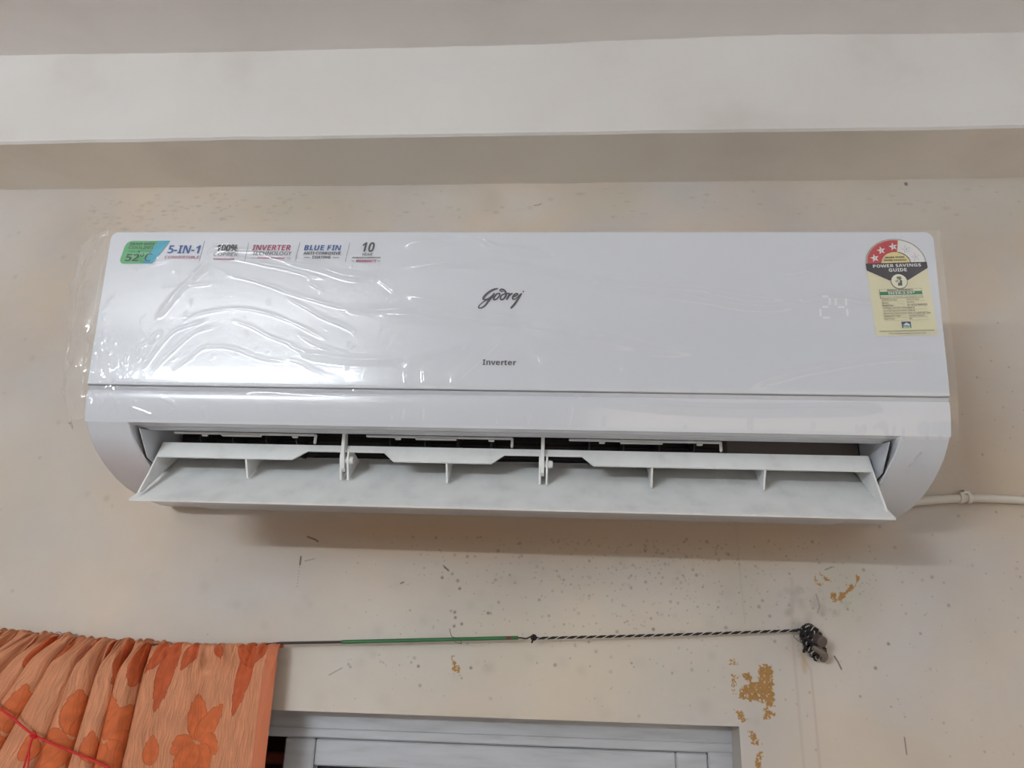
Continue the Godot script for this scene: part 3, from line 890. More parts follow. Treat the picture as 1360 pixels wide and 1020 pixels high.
	for pen in pens:
		var c := Curve3D.new()
		c.bake_interval = 4.0
		for i in pen.size():
			var p := Vector3(pen[i][0], pen[i][1], pen[i][2])
			var a: Array = pen[maxi(i - 1, 0)]
			var b: Array = pen[mini(i + 1, pen.size() - 1)]
			var t := Vector3(b[0] - a[0], b[1] - a[1], b[2] - a[2]) / 6.0
			c.add_point(p, -t, t)
		var bk := c.get_baked_points()
		var lft := []
		var rgt := []
		for i in bk.size():
			var p := bk[i]
			var d: Vector3 = bk[mini(i + 1, bk.size() - 1)] - bk[maxi(i - 1, 0)]
			var nn := Vector2(-d.y, d.x).normalized() * p.z * 1.02
			lft.append(to.call(p.x + nn.x, p.y + nn.y))
			rgt.append(to.call(p.x - nn.x, p.y - nn.y))
		var m := Mb.new()
		for i in bk.size() - 1:
			m.quad(on_panel(lft[i], 0.0006), on_panel(rgt[i], 0.0006), on_panel(rgt[i + 1], 0.0006), on_panel(lft[i + 1], 0.0006))
		var mm := Mb.new()
		for i in range(0, m.v.size(), 3):
			if (m.v[i + 1] - m.v[i]).cross(m.v[i + 2] - m.v[i]).z >= 0.0: mm.tri(m.v[i], m.v[i + 1], m.v[i + 2])
			else: mm.tri(m.v[i], m.v[i + 2], m.v[i + 1])
		part("pen_stroke", mm.mesh(60), ink, logo)

func lab(q: Vector2) -> Vector2:
	return Vector2(0.4219, 0.0262) + q.x * Vector2(0.9994, 0.0358) + q.y * Vector2(-0.0545, 0.9985)

func lab_art(parent: Node, called: String, poly: Array, off: float, m: Material) -> MeshInstance3D:
	var r := []
	for p in poly: r.append(lab(p))
	return part(called, art(r, off), m, parent)

func rect(x0: float, y0: float, x1: float, y1: float) -> Array:
	return [Vector2(x0, y0), Vector2(x1, y0), Vector2(x1, y1), Vector2(x0, y1)]

func energy_label() -> void:
	var paper := mat(222, 216, 182, 0.5)
	var red := mat(188, 44, 52, 0.5)
	var pale := mat(226, 224, 226, 0.5)
	var black := mat(34, 28, 38, 0.5)
	var yellow := mat(224, 208, 142, 0.5)
	var grn := mat(12, 126, 74, 0.5)
	var ink := mat(112, 106, 84, 0.6)
	var ink2 := mat(70, 64, 56, 0.6)
	var W := 0.0675
	var base := [Vector2(0, 0), Vector2(W, 0), Vector2(W, 0.0865)]
	base.append_array(ellipse(Vector2(W / 2, 0.0865), 0.0338, 0.0297, 0, 180))
	var rr := []
	for p in base: rr.append(lab(p))
	var l := part("energy_label", art(rr, 0.0005), paper, ac)
	l.set_meta("label", "arched energy rating sticker with three white stars on red")
	var c := Vector2(W / 2, 0.0865)
	var edge := ellipse(c, 0.0338, 0.0297, 0, 180)
	var inner := ellipse(c, 0.0330, 0.0289, 180, 0)
	lab_art(l, "arch_rim", edge + inner, 0.0008, mat(150, 140, 140, 0.5))
	lab_art(l, "red_sector", ellipse(c, 0.0322, 0.0282, 80, 180) + ellipse(c, 0.0162, 0.0135, 180, 80), 0.0008, red)
	lab_art(l, "white_sector", ellipse(c, 0.0322, 0.0282, 0, 78) + ellipse(c, 0.0162, 0.0135, 78, 0), 0.0008, pale)
	lab_art(l, "sun_disc", ellipse(c, 0.0156, 0.0129, 0, 180), 0.0008, yellow)
	lab_art(l, "arch_rim", ellipse(c, 0.0165, 0.0138, 0, 78) + ellipse(c, 0.0157, 0.0130, 78, 0), 0.001, black)
	var i := 0
	for s in [Vector2(0.4273, 0.1196), Vector2(0.4353, 0.1290), Vector2(0.4491, 0.1337), Vector2(0.4634, 0.1305), Vector2(0.4732, 0.1212)]:
		var star := []
		for k in 10:
			var t := deg_to_rad(90.0 + k * 36.0 + 12.0)
			star.append(s + Vector2(cos(t), sin(t)) * (0.0053 if k % 2 == 0 else 0.0021))
		part("star", art(star, 0.0011), pale if i < 3 else mat(170, 168, 172, 0.5), l)
		if i >= 3:
			var hole := []
			for k in 10: hole.append(s + (star[k] - s) * 0.84)
			part("star", art(hole, 0.0013), pale, l)
		part("lettering", words(str(i + 1), s.x - 0.0006, s.x + 0.0006, s.y - 0.0011, s.y + 0.0011, 0, true, 0.0014), ink, l)
		i += 1
	lab_art(l, "header_band", [Vector2(-0.0004, 0.0868), Vector2(W + 0.0004, 0.0868), Vector2(W + 0.0004, 0.0795), Vector2(0.0445, 0.0655), Vector2(0.0235, 0.0655), Vector2(-0.0004, 0.0785)], 0.0010, black)
	var mc := Vector2(0.0338, 0.0640)
	lab_art(l, "medallion_rim", ellipse(mc, 0.0094, 0.0092, 0, 360, 36), 0.0012, black)
	lab_art(l, "medallion", ellipse(mc, 0.0087, 0.0085, 0, 360, 36), 0.0014, mat(228, 226, 204, 0.5))
	# the little emblem of a hand, a plug and leaves
	lab_art(l, "emblem", [mc + Vector2(-0.0025, 0.0055), mc + Vector2(0.0025, 0.0058), mc + Vector2(0.0030, 0.0025), mc + Vector2(0.0008, 0.0012), mc + Vector2(-0.0022, 0.0030)], 0.0016, mat(92, 124, 92, 0.5))
	lab_art(l, "emblem", [mc + Vector2(0.0005, 0.0014), mc + Vector2(0.0032, 0.0012), mc + Vector2(0.0026, -0.0055), mc + Vector2(-0.0022, -0.0055), mc + Vector2(-0.0016, -0.0022), mc + Vector2(0.0006, -0.0010)], 0.0016, mat(66, 84, 64, 0.5))
	lab_art(l, "emblem", ellipse(mc + Vector2(-0.0024, 0.0002), 0.0020, 0.0016, 0, 360, 16), 0.0016, mat(196, 152, 132, 0.5))
	for w in [["MORE STARS", 0.0225, 0.0435, 0.0922, 0.0942, true, ink2], ["MORE SAVINGS", 0.0205, 0.0455, 0.0888, 0.0908, true, ink2], ["POWER SAVINGS", 0.0070, 0.0605, 0.0812, 0.0848, true, pale], ["GUIDE", 0.0240, 0.0440, 0.0757, 0.0796, true, pale],
			["ENERGY EFFICIENCY", 0.0190, 0.0475, 0.0526, 0.0543, true, ink2], ["ISEER-3.55*", 0.0195, 0.0490, 0.0484, 0.0512, true, pale], ["Label Period : 01 July 2022 - 31st December 2024", 0.0110, 0.0565, 0.0448, 0.0464, false, ink],
			["APPLIANCE WORKS AT ITS BEST WHEN INSTALLED AND USED AS SHOWN IN THE MANUAL", 0.0040, 0.0640, 0.0044, 0.0056, false, ink], ["ACTUAL CONSUMPTION DEPENDS ON HOW IT IS USED", 0.0140, 0.0545, 0.0014, 0.0026, false, ink]]:
		part("lettering", words(w[0], w[1], w[2], w[3], w[4], 0.0, w[5], 0.0016, lab), w[6], l)
	lab_art(l, "table_frame", rect(0.0105, 0.0440, 0.0575, 0.0552), 0.0008, ink2)
	lab_art(l, "table_frame", rect(0.0109, 0.0443, 0.0571, 0.0549), 0.0010, paper)
	lab_art(l, "green_bar", rect(0.0109, 0.0478, 0.0571, 0.0519), 0.0012, grn)
	var left := ["Appliance/Type", "Brand", "Model/Year", "Cooling Capacity (100%)", "Cooling Capacity (50%)", "Electricity Consumption", "Compressor Type", "Heat Pump"]
	var right := ["Split/Single", "Godrej", "SIC 18TTC3-WWR/2022", "5000 W", "2500 W", "766.17 Units Per Year", "Variable Speed", "No"]
	for k in 8:
		var y := 0.0412 - k * 0.00325
		part("lettering", words(left[k], 0.0115, 0.0115 + 0.00115 * left[k].length() + 0.001, y, y + 0.0018, 0, false, 0.0010, lab), ink, l)
		part("lettering", words(right[k], 0.0388, 0.0388 + 0.00112 * right[k].length() + 0.001, y, y + 0.0018, 0, false, 0.0010, lab), ink, l)
		lab_art(l, "rule", rect(0.0112, y - 0.0009, 0.0368, y - 0.0007), 0.0008, mat(150, 144, 118, 0.6))
		lab_art(l, "rule", rect(0.0386, y - 0.0009, 0.0600, y - 0.0007), 0.0008, mat(150, 144, 118, 0.6))
	lab_art(l, "agency_mark", rect(0.0295, 0.0130, 0.0398, 0.0160), 0.0010, mat(72, 62, 124, 0.5))
	lab_art(l, "agency_mark", rect(0.0295, 0.0085, 0.0398, 0.0130), 0.0010, mat(62, 140, 108, 0.5))
	lab_art(l, "agency_mark", [Vector2(0.0310, 0.0118), Vector2(0.0335, 0.0128), Vector2(0.0345, 0.0148), Vector2(0.0350, 0.0128), Vector2(0.0385, 0.0128), Vector2(0.0372, 0.0106), Vector2(0.0358, 0.0116), Vector2(0.0330, 0.0114)], 0.0012, pale)
	part("lettering", words("BEE", 0.0310, 0.0385, 0.0088, 0.0102, 0, true, 0.0013, lab), pale, l)

# ---------------------------------------------------------------- clear film over the front
func ridge(H: PackedFloat32Array, nx: int, ny: int, x0: float, y0: float, st: float, pts: Array, amp: float, sig: float, n: FastNoiseLite) -> void:
	var c := Curve3D.new()
	c.bake_interval = st * 0.9
	for i in pts.size():
		var t: Vector2 = (pts[mini(i + 1, pts.size() - 1)] - pts[maxi(i - 1, 0)]) / 6.0
		c.add_point(Vector3(pts[i].x, pts[i].y, 0), Vector3(-t.x, -t.y, 0), Vector3(t.x, t.y, 0))
	var bk := c.get_baked_points()
	var reach := int(3.0 * sig / st) + 1
	for k in bk.size():
		var p := bk[k]
		var e := sin(PI * clampf((k + 0.5) / bk.size(), 0.0, 1.0))
		var a := amp * minf(1.0, e * 2.5) * (0.75 + 0.7 * n.get_noise_2d(p.x * 900.0, p.y * 900.0))
		var ci := int(round((p.x - x0) / st))
		var cj := int(round((y0 - p.y) / st))
		for j in range(maxi(0, cj - reach), mini(ny - 1, cj + reach) + 1):
			for i in range(maxi(0, ci - reach), mini(nx - 1, ci + reach) + 1):
				var d2 := Vector2(x0 + i * st - p.x, y0 - j * st - p.y).length_squared()
				var h := a * exp(-d2 / (2.0 * sig * sig))
				var o := j * nx + i
				if h > H[o]: H[o] = h

func sheet(P: PackedVector3Array, nx: int, ny: int) -> ArrayMesh:  # rows run downwards, columns to the right
	var nn := PackedVector3Array()
	nn.resize(nx * ny)
	var idx := PackedInt32Array()
	for j in ny:
		for i in nx:
			var du := P[j * nx + mini(i + 1, nx - 1)] - P[j * nx + maxi(i - 1, 0)]
			var dv := P[mini(j + 1, ny - 1) * nx + i] - P[maxi(j - 1, 0) * nx + i]
			nn[j * nx + i] = dv.cross(du).normalized()
			if i < nx - 1 and j < ny - 1:
				var o := j * nx + i
				for k in [o, o + 1, o + nx, o + 1, o + nx + 1, o + nx]: idx.append(k)
	var arr := []
	arr.resize(Mesh.ARRAY_MAX)
	arr[Mesh.ARRAY_VERTEX] = P
	arr[Mesh.ARRAY_NORMAL] = nn
	arr[Mesh.ARRAY_INDEX] = idx
	var am := ArrayMesh.new()
	am.add_surface_from_arrays(Mesh.PRIMITIVE_TRIANGLES, arr)
	return am

func pl(a: Array) -> Array:  # millimetres, x and y in turn
	var r := []
	for i in range(0, a.size(), 2): r.append(Vector2(a[i], a[i + 1]) / 1000.0)
	return r

func film() -> void:
	var f := thing("plastic_film", "clear crinkled protective plastic film still stretched over the air conditioner's front", "plastic film", ac.position)
	f.rotation = ac.rotation
	var clear := StandardMaterial3D.new()
	clear.transparency = BaseMaterial3D.TRANSPARENCY_ALPHA
	clear.albedo_color = Color(0.93, 0.93, 0.94, 0.032)
	clear.roughness = 0.085
	var veil: StandardMaterial3D = clear.duplicate()
	veil.albedo_color.a = 0.13
	var n := FastNoiseLite.new()
	n.seed = 3; n.frequency = 0.01; n.fractal_octaves = 3
	var calm := FastNoiseLite.new()
	calm.seed = 4; calm.frequency = 0.01; calm.fractal_octaves = 1
	var st := 0.0010
	var x0 := -0.4995
	var y0 := 0.1540
	var nx := int(1.0035 / st)
	var ny := int(0.2375 / st)
	var H := PackedFloat32Array()
	H.resize(nx * ny)
	var sharp := [
		[-368, 107, -362, 128, -354, 133, -341, 134, -333, 130, -329, 127, -301, 126, -284, 119, -250, 110, -224, 102],
		[-358, 122, -344, 129, -334, 118, -322, 115, -295, 109, -261, 102, -216, 89],
		[-340, 94, -330, 93, -311, 90, -282, 81, -258, 72, -216, 60, -186, 52],
		[-386, 32, -371, 43, -348, 49, -319, 52, -291, 48, -267, 41, -240, 30, -211, 15],
		[-262, 66, -238, 54, -214, 41, -190, 32, -174, 23],
		[-427, -24, -408, 8, -392, 25, -356, 37],
		[-417, -28, -389, 4, -368, 23, -346, 29],
		[-391, -25, -373, -11, -358, 3, -343, 5, -320, 3, -284, -9, -250, -13],
		[-436, -9, -435, 4, -427, 9, -413, 22, -409, 13],
		[-327, 37, -304, 31, -275, 17, -242, 6], [-256, 9, -233, -1, -198, -12], [-255, -9, -236, -14, -208, -27, -185, -34],
		[-244, 24, -234, 16, -213, 6, -179, -3], [-418, 77, -394, 78, -374, 82, -356, 83], [-453, 115, -432, 110, -416, 112], [-234, 84, -217, 75], [-154, 89, -145, 84, -129, 71],
		[-404, -56, -390, -62, -380, -68], [-380, -68, -392, -75]]
	for r in sharp: ridge(H, nx, ny, x0, y0, st, pl(r), 0.0019, 0.0013, n)
	for r in [[-111, -24, -109, -36], [-91, -20, -89, -37], [-55, -25, -56, -37], [37, 1, 40, -2], [44, -4, 46, -9], [54, 0, 53, -4], [-113, -64, -115, -78], [-90, -63, -91, -79], [31, -70, 28, -79], [78, -60, 75, -78], [120, -72, 118, -78], [279, -61, 279, -82], [-463, -31, -454, -41], [-451, -15, -449, -8], [-350, -67, -360, -80], [-350, -67, -346, -80], [-470, -12, -463, -22], [-440, -68, -410, -78]]:
		ridge(H, nx, ny, x0, y0, st, pl(r), 0.0020, 0.0014, n)
	for r in [[-151, 48, -97, 42, -34, 35, 45, 25, 106, 14, 157, 8], [-116, 70, -80, 61, -35, 49, 27, 40, 63, 34, 97, 24, 132, 18, 176, 5, 221, 3], [-123, 105, -60, 110, -15, 110, 26, 106, 61, 101, 97, 93, 132, 90, 167, 82, 223, 82, 278, 70, 337, 68], [97, 88, 167, 77, 223, 68, 278, 59, 337, 58], [-125, 134, -43, 144, -15, 132, 16, 128, 61, 122], [-267, 115, -227, 105, -189, 93, -140, 91], [322, 100, 339, 105, 360, 111, 381, 122, 396, 129], [337, 68, 371, 75, 418, 67], [-56, -32, -1, 22], [-186, 52, -133, 51, -97, 55], [-237, -3, -174, -10, -120, -9], [282, -32, 349, -14, 407, -3, 481, 5], [-111, -15, -76, -2, -42, 12], [-417, 41, -394, 75, -365, 107], [-300, -55, -200, -60, -100, -58], [100, -55, 250, -62, 420, -58]]:
		ridge(H, nx, ny, x0, y0, st, pl(r), 0.0060, 0.0026, n)
	var rng := RandomNumberGenerator.new()
	rng.seed = 9
	for k in 130:
		var p := Vector2(rng.randf_range(-0.49, -0.12), rng.randf_range(-0.08, 0.13))
		if k > 70: p = Vector2(rng.randf_range(-0.495, -0.42), rng.randf_range(-0.083, 0.02))
		if k > 112: p = Vector2(rng.randf_range(-0.4, 0.48), rng.randf_range(-0.083, 0.0))
		var d := Vector2.from_angle(rng.randf_range(0.6, 2.2)) * rng.randf_range(0.002, 0.007)
		ridge(H, nx, ny, x0, y0, st, [p, p + d], rng.randf_range(0.0006, 0.0016), 0.0011, n)
	var zp := [[0.1525, 0.2690], [-0.02, 0.2506], [-0.036, 0.2484], [-0.046, 0.2462], [-0.055, 0.2440], [-0.065, 0.2412], [-0.0845, 0.2352]]
	var P := PackedVector3Array()
	P.resize(nx * ny)
	for j in ny:
		for i in nx:
			var x := x0 + i * st
			var y := y0 - j * st
			var z := prof(y, zp)
			if y > 0.1525: z = 0.269 - 2.0 * (y - 0.1525)
			var lo: float = smoothstep(-0.40, -0.50, x) * smoothstep(0.02, -0.07, y)
			var w := 0.0006 * calm.get_noise_2d(x * 300.0, y * 420.0) + 0.00005 * calm.get_noise_2d(x * 1500.0, y * 1500.0) + lo * 0.0022 * n.get_noise_2d(x * 2600.0, y * 2600.0 + 50.0)
			var hem := smoothstep(0.38, 0.42, x) * smoothstep(-0.066, -0.0835, y)  # the film hangs lower at its right end
			P[j * nx + i] = Vector3(x, y - hem * (0.0075 + 0.0015 * n.get_noise_1d(x * 4000.0)), z + 0.001 + w + H[j * nx + i] + hem * 0.002 * n.get_noise_2d(x * 3000.0, y * 1500.0))
	part("front_sheet", sheet(P, nx, ny), clear, f)
	# the loose, crumpled margin that stands off the left end, and a narrow one at the right
	var edge := [[0.1875, -0.5724], [0.1496, -0.5750], [0.1193, -0.5740], [0.0885, -0.5740], [0.0142, -0.5665], [-0.0366, -0.5602], [-0.0612, -0.5532], [-0.0728, -0.5480], [-0.09, -0.5450]]
	for side in [-1, 1]:
		var mx := 46 if side < 0 else 16
		var my := 150
		var Q := PackedVector3Array()
		Q.resize(mx * my)
		for j in my:
			var v := float(j) / (my - 1)
			for i in mx:
				var u := float(i) / (mx - 1)  # from the unit outwards
				var y := lerpf(0.1535, -0.0835, v)
				var reach: float = absf(prof(y, edge)) if side < 0 else lerpf(0.5280, 0.5030, v)
				var x := lerpf(0.4975, reach, u)
				var z := prof(y, zp) + 0.001 - (0.062 if side < 0 else 0.045) * (u * u * 0.6 + u * 0.4)
				var crumple := 0.010 * n.get_noise_2d(x * 900.0, y * 260.0 + 500.0 * side) + 0.004 * n.get_noise_2d(x * 2400.0, y * 1900.0) + 0.0035 * absf(n.get_noise_2d(x * 4200.0, y * 1500.0 + 90.0))
				var yy := y + (0.003 * n.get_noise_2d(u * 200.0, 70.0) + (0.006 * u if v > 0.99 else 0.0)) * (1.0 if v > 0.9 or v < 0.1 else 0.0)
				var fade := smoothstep(0.0, 0.25, u)
				var busy := smoothstep(0.3, 0.9, u) * (smoothstep(0.22, 0.05, v) + smoothstep(0.7, 0.95, v)) + 0.35 * smoothstep(0.75, 1.0, u)
				crumple += busy * 0.006 * absf(n.get_noise_2d(x * 5200.0, y * 3800.0 + 30.0))
				if side < 0:  # the folded seam that runs down and outwards from the upper corner
					var sy := lerpf(0.148, 0.095, smoothstep(0.0, 0.75, u)) if u < 0.75 else 0.093
					crumple += 0.006 * exp(-pow((y - sy) / 0.004, 2.0)) + 0.005 * exp(-pow((u - 0.72 - 0.1 * n.get_noise_1d(y * 400.0)) / 0.05, 2.0))
				Q[j * mx + (i if side > 0 else mx - 1 - i)] = Vector3(side * (x + fade * 0.003 * n.get_noise_2d(y * 700.0, 9.0) * u), yy, z + crumple * fade)
		part("loose_margin", sheet(Q, mx, my), veil if side < 0 else clear, f)

# ---------------------------------------------------------------- cable and clip
func cable() -> void:
	var m := Mb.new()
	m.tube(path([Vector3(0.36, 2.300, 0.012), Vector3(0.42, 2.305, 0.010), Vector3(0.4607, 2.3123, 0.008), Vector3(0.496, 2.3168, 0.007), Vector3(0.541, 2.3203, 0.0065), Vector3(0.58, 2.3205, 0.0065), Vector3(0.6187, 2.3191, 0.0068), Vector3(0.75, 2.315, 0.007), Vector3(1.2, 2.31, 0.007), Vector3(1.88, 2.315, 0.007)], 0.01), 0.0056, 14)
	var o := part("power_cable", m.mesh(), mat(206, 198, 186, 0.5), self)
	tag(o, "cream round cable running along the wall from behind the air conditioner's right end", "cable")
	var k := thing("cable_clip", "small cream double-ring clip pinning the round cable to the wall", "clip", Vector3(0.5427, 2.3205, 0.0065))
	var cm := mat(214, 206, 194, 0.5)
	for x in [-0.0052, 0.0050]:
		m = Mb.new()
		var ring := []
		for i in 21:
			var t := TAU * i / 20.0
			ring.append(Vector3(x + 0.0006 * sin(t), cos(t) * 0.0062, sin(t) * 0.0062))
		for i in 20:
			m.box((ring[i] + ring[i + 1]) / 2.0, Vector3(0.0058, 0.0026, 0.0026), 0.0005)
		part("collar", m.mesh(50), cm, k)
	m = Mb.new()
	m.box(Vector3(0.0, 0.0068, 0.0), Vector3(0.013, 0.004, 0.009), 0.001)
	part("nail_block", m.mesh(), cm, k)
	m = Mb.new()
	m.tube([Vector3(-0.003, 0.009, -0.003), Vector3(-0.003, 0.009, 0.006)], 0.0014, 10)
	part("nail", m.mesh(), mat(120, 110, 96, 0.4, 0.6), k)

# ---------------------------------------------------------------- curtain
func petal(d: PackedByteArray, w: int, h: int, s: float, a: Vector2, b: Vector2, half: float, c: Color, n: FastNoiseLite) -> void:
	var ax := (b - a).normalized()
	var ln := a.distance_to(b)
	var lo := (a.min(b) - Vector2.ONE * half * 1.3) * s
	var hi := (a.max(b) + Vector2.ONE * half * 1.3) * s
	for j in range(maxi(0, int(lo.y)), mini(h - 1, int(hi.y)) + 1):
		for i in range(int(lo.x), int(hi.x) + 1):
			var p := Vector2(i, j) / s - a
			var t := p.dot(ax) / ln
			if t < -0.02 or t > 1.04: continue
			var q := absf(p.cross(ax))
			var wd := half * pow(maxf(0.0, sin(PI * pow(clampf(t, 0.0, 1.0), 0.75))), 0.7)
			wd *= 1.0 + (0.12 * sign(sin(t * 34.0)) + 0.12 * n.get_noise_2d(i * 1.0, j * 1.0)) * smoothstep(0.55, 0.9, t) + 0.06 * n.get_noise_2d(i * 0.3, j * 0.3)
			if q > wd: continue
			var rim: bool = q > wd - 0.0012
			var vein: bool = q < 0.0007
			var k := 0.84 if rim else 0.92 if vein else 0.97 + 0.08 * n.get_noise_2d(i * 0.4, j * 0.4)
			var o := (j * w + posmod(i, w)) * 3
			d[o] = clampi(int(c.r * 255 * k), 0, 255); d[o + 1] = clampi(int(c.g * 255 * k), 0, 255); d[o + 2] = clampi(int(c.b * 255 * k), 0, 255)

func curtain() -> void:
	# the cloth's own picture: crinkled peach ground with satin orange petals, a plain border down its edge
	var w := 2048
	var h := 1024
	var s := 2000.0  # pixels in a metre
	var n := FastNoiseLite.new()
	n.seed = 41; n.frequency = 0.3; n.fractal_octaves = 2
	var fine := n.get_image(w, 44)
	fine.resize(w, h, Image.INTERPOLATE_CUBIC)
	var fd := fine.get_data()
	n.frequency = 0.012
	var cl := n.get_image(w, h).get_data()
	n.frequency = 0.08
	var d := PackedByteArray()
	d.resize(w * h * 3)
	var bump := PackedByteArray()
	bump.resize(w * h)
	for j in h:
		for i in w:
			var o := j * w + i
			var jj := j * w + posmod(i + int((cl[o] - 128) * 0.05), w)
			var f := (fd[jj] - 128) / 128.0
			var k := 1.0 + 0.17 * f + (cl[o] - 128) / 128.0 * 0.04
			d[o * 3] = clampi(int(198 * k), 0, 255)
			d[o * 3 + 1] = clampi(int(131 * k), 0, 255)
			d[o * 3 + 2] = clampi(int(94 * k), 0, 255)
			bump[o] = clampi(int(128 + 110 * f), 0, 255)
			if i < 34:
				d[o * 3] = 196; d[o * 3 + 1] = 112; d[o * 3 + 2] = 76
				bump[o] = 128
				if i > 31: d[o * 3] = 186; d[o * 3 + 1] = 104
	var orange := Color8(206, 102, 50)
	var deep := Color8(192, 86, 40)
	for row in 2:
		for col in 7:
			var c := Vector2(0.099 + col * 0.118 + 0.03 * (row % 2), 0.118 + row * 0.235)
			for q in [[0.0, 0.0, 0.008, -0.056, 0.0125], [0.002, 0.0, -0.028, -0.044, 0.0125], [-0.004, 0.002, -0.030, 0.012, 0.016], [0.004, 0.002, 0.030, 0.014, 0.016], [-0.002, 0.004, -0.016, 0.042, 0.014], [0.002, 0.004, 0.018, 0.044, 0.014]]:
				petal(d, w, h, s, c + Vector2(q[0], q[1]), c + Vector2(q[2], q[3]), q[4], orange, n)
			petal(d, w, h, s, c + Vector2(0.052, 0.03), c + Vector2(0.056, -0.006), 0.009, orange, n)
	# the row that the rod pocket swallows: leaves with long pointed tails
	for q in [[0.038, -0.006, 0.055, 0.088, 0.012], [0.058, 0.0, 0.038, 0.032, 0.008], [0.020, 0.0, 0.034, 0.026, 0.007], [0.150, -0.01, 0.158, 0.085, 0.011], [0.120, 0.0, 0.135, 0.034, 0.009], [0.165, 0.0, 0.178, 0.040, 0.010], [0.195, 0.0, 0.205, 0.060, 0.012], [0.25, -0.01, 0.262, 0.07, 0.014], [0.31, 0.0, 0.30, 0.08, 0.012], [0.36, -0.01, 0.37, 0.06, 0.014], [0.43, 0.0, 0.44, 0.07, 0.013], [0.50, 0.0, 0.49, 0.06, 0.013], [0.09, 0.0, 0.083, 0.020, 0.007]]:
		petal(d, w, h, s, Vector2(q[0], q[1]), Vector2(q[2], q[3]), q[4], deep, n)
	var cm := StandardMaterial3D.new()
	cm.albedo_texture = ImageTexture.create_from_image(Image.create_from_data(w, h, false, Image.FORMAT_RGB8, d))
	cm.roughness = 0.75
	cm.heightmap_enabled = true
	cm.heightmap_texture = ImageTexture.create_from_image(Image.create_from_data(w, h, false, Image.FORMAT_L8, bump))
	cm.heightmap_scale = 0.06
	cm.backlight_enabled = true
	cm.backlight = Color(0.25, 0.12, 0.08)
	# the cloth: gathered on the rod, hanging nearly flat at its right edge and pulled into slanting folds at the left
	var nu := 700
	var nv := 130
	var top := [[0.0, -0.3683], [0.19, -0.5427]]
	var ytop := [[0.0, 2.1088], [-0.3683, 2.1098], [-0.46, 2.1058], [-0.5427, 2.1056], [-0.6257, 2.1066], [-0.665, 2.1105], [-0.69, 2.1118], [-0.754, 2.1140], [-1.3, 2.125]]
	var slant := [[-0.30, -0.02], [-0.45, 0.0], [-0.56, 0.06], [-0.61, 0.14], [-0.64, 0.34], [-0.68, 0.58], [-0.72, 0.72], [-0.9, 0.8], [-1.4, 0.8]]
	var P := PackedVector3Array()
	P.resize(nu * nv)
	var uv := PackedVector2Array()
	uv.resize(nu * nv)
	var wob := FastNoiseLite.new()
	wob.seed = 17; wob.frequency = 1.0; wob.fractal_octaves = 2
	for i in nu:
		var cs := 1.75 * i / (nu - 1)
		var xt := -0.3725 - 0.928 * cs if cs < 0.19 else -0.5488 - 0.42 * (cs - 0.19)
		var yt := prof(xt, ytop) + 0.0024 * wob.get_noise_1d(cs * 60.0) + (0.0032 * maxf(0.0, sin(cs * 190.0 + 5.0 * wob.get_noise_1d(cs * 20.0))) if cs > 0.17 else 0.0)
		var gather := smoothstep(0.13, 0.23, cs)
		var ph := TAU * cs / 0.062 + 2.6 * wob.get_noise_1d(cs * 9.0 + 4.0)
		var big := pow(absf(sin(ph / 2.0)), 0.5) - 0.76
		var calm := 0.5 * sin(TAU * cs / 0.13 + 0.9) + 0.25 * sin(TAU * cs / 0.055)
		for j in nv:
			var t := float(j) / (nv - 1)
			var L := -0.018 + 1.12 * t * t + 0.10 * t  # negative lengths lie over the top and behind the rod
			var bl := maxf(0.0, L)
			var sl := prof(xt, slant)
			var be := minf(bl, 0.34)
			var x := xt - sl * be + 0.009 * gather * sin(ph) * smoothstep(0.0, 0.05, bl)
			var depth := smoothstep(0.0, 0.035, bl)
			var z := 0.024 + gather * (big * (0.006 + 0.052 * depth) + 0.014 * depth) + (1.0 - gather) * calm * 0.0085 * depth
			var pk := sin(TAU * cs / 0.021 + 4.0 * wob.get_noise_2d(cs * 30.0, bl * 20.0)) * (0.0032 - 0.0012 * gather)
			z += pk * exp(-pow(maxf(0.0, bl - 0.012) / 0.022, 2.0)) + 0.0010 * wob.get_noise_2d(cs * 160.0, bl * 30.0)
			z += gather * 0.0045 * sin(TAU * cs / 0.023 + 5.0 * wob.get_noise_1d(cs * 14.0 + 7.0)) * exp(-bl / 0.07)
			z += -0.0016 * exp(-pow((bl - 0.028) / 0.004, 2.0)) * (1.0 - 0.6 * gather)
			var y := yt - bl
			if L < 0.006:  # over the rod
				var a := clampf((0.006 - L) / 0.024, 0.0, 1.0) * PI
				y = yt - 0.006 + 0.006 * sin(minf(a, PI / 2.0)) - (0.006 * (1.0 - sin(a)) if a > PI / 2.0 else 0.0)
				z -= 0.009 * (1.0 - cos(a))
			P[j * nu + nu - 1 - i] = Vector3(x, y, z)
			uv[j * nu + nu - 1 - i] = Vector2(cs * s / w, maxf(0.0, L) * s / h)
	var am := sheet(P, nu, nv)
	var arr := am.surface_get_arrays(0)
	arr[Mesh.ARRAY_TEX_UV] = uv
	am = ArrayMesh.new()
	am.add_surface_from_arrays(Mesh.PRIMITIVE_TRIANGLES, arr)
	var o := part("curtain", am, cm, self)
	tag(o, "orange crinkled curtain with leaf and petal pattern gathered on the rod over the window", "curtain")

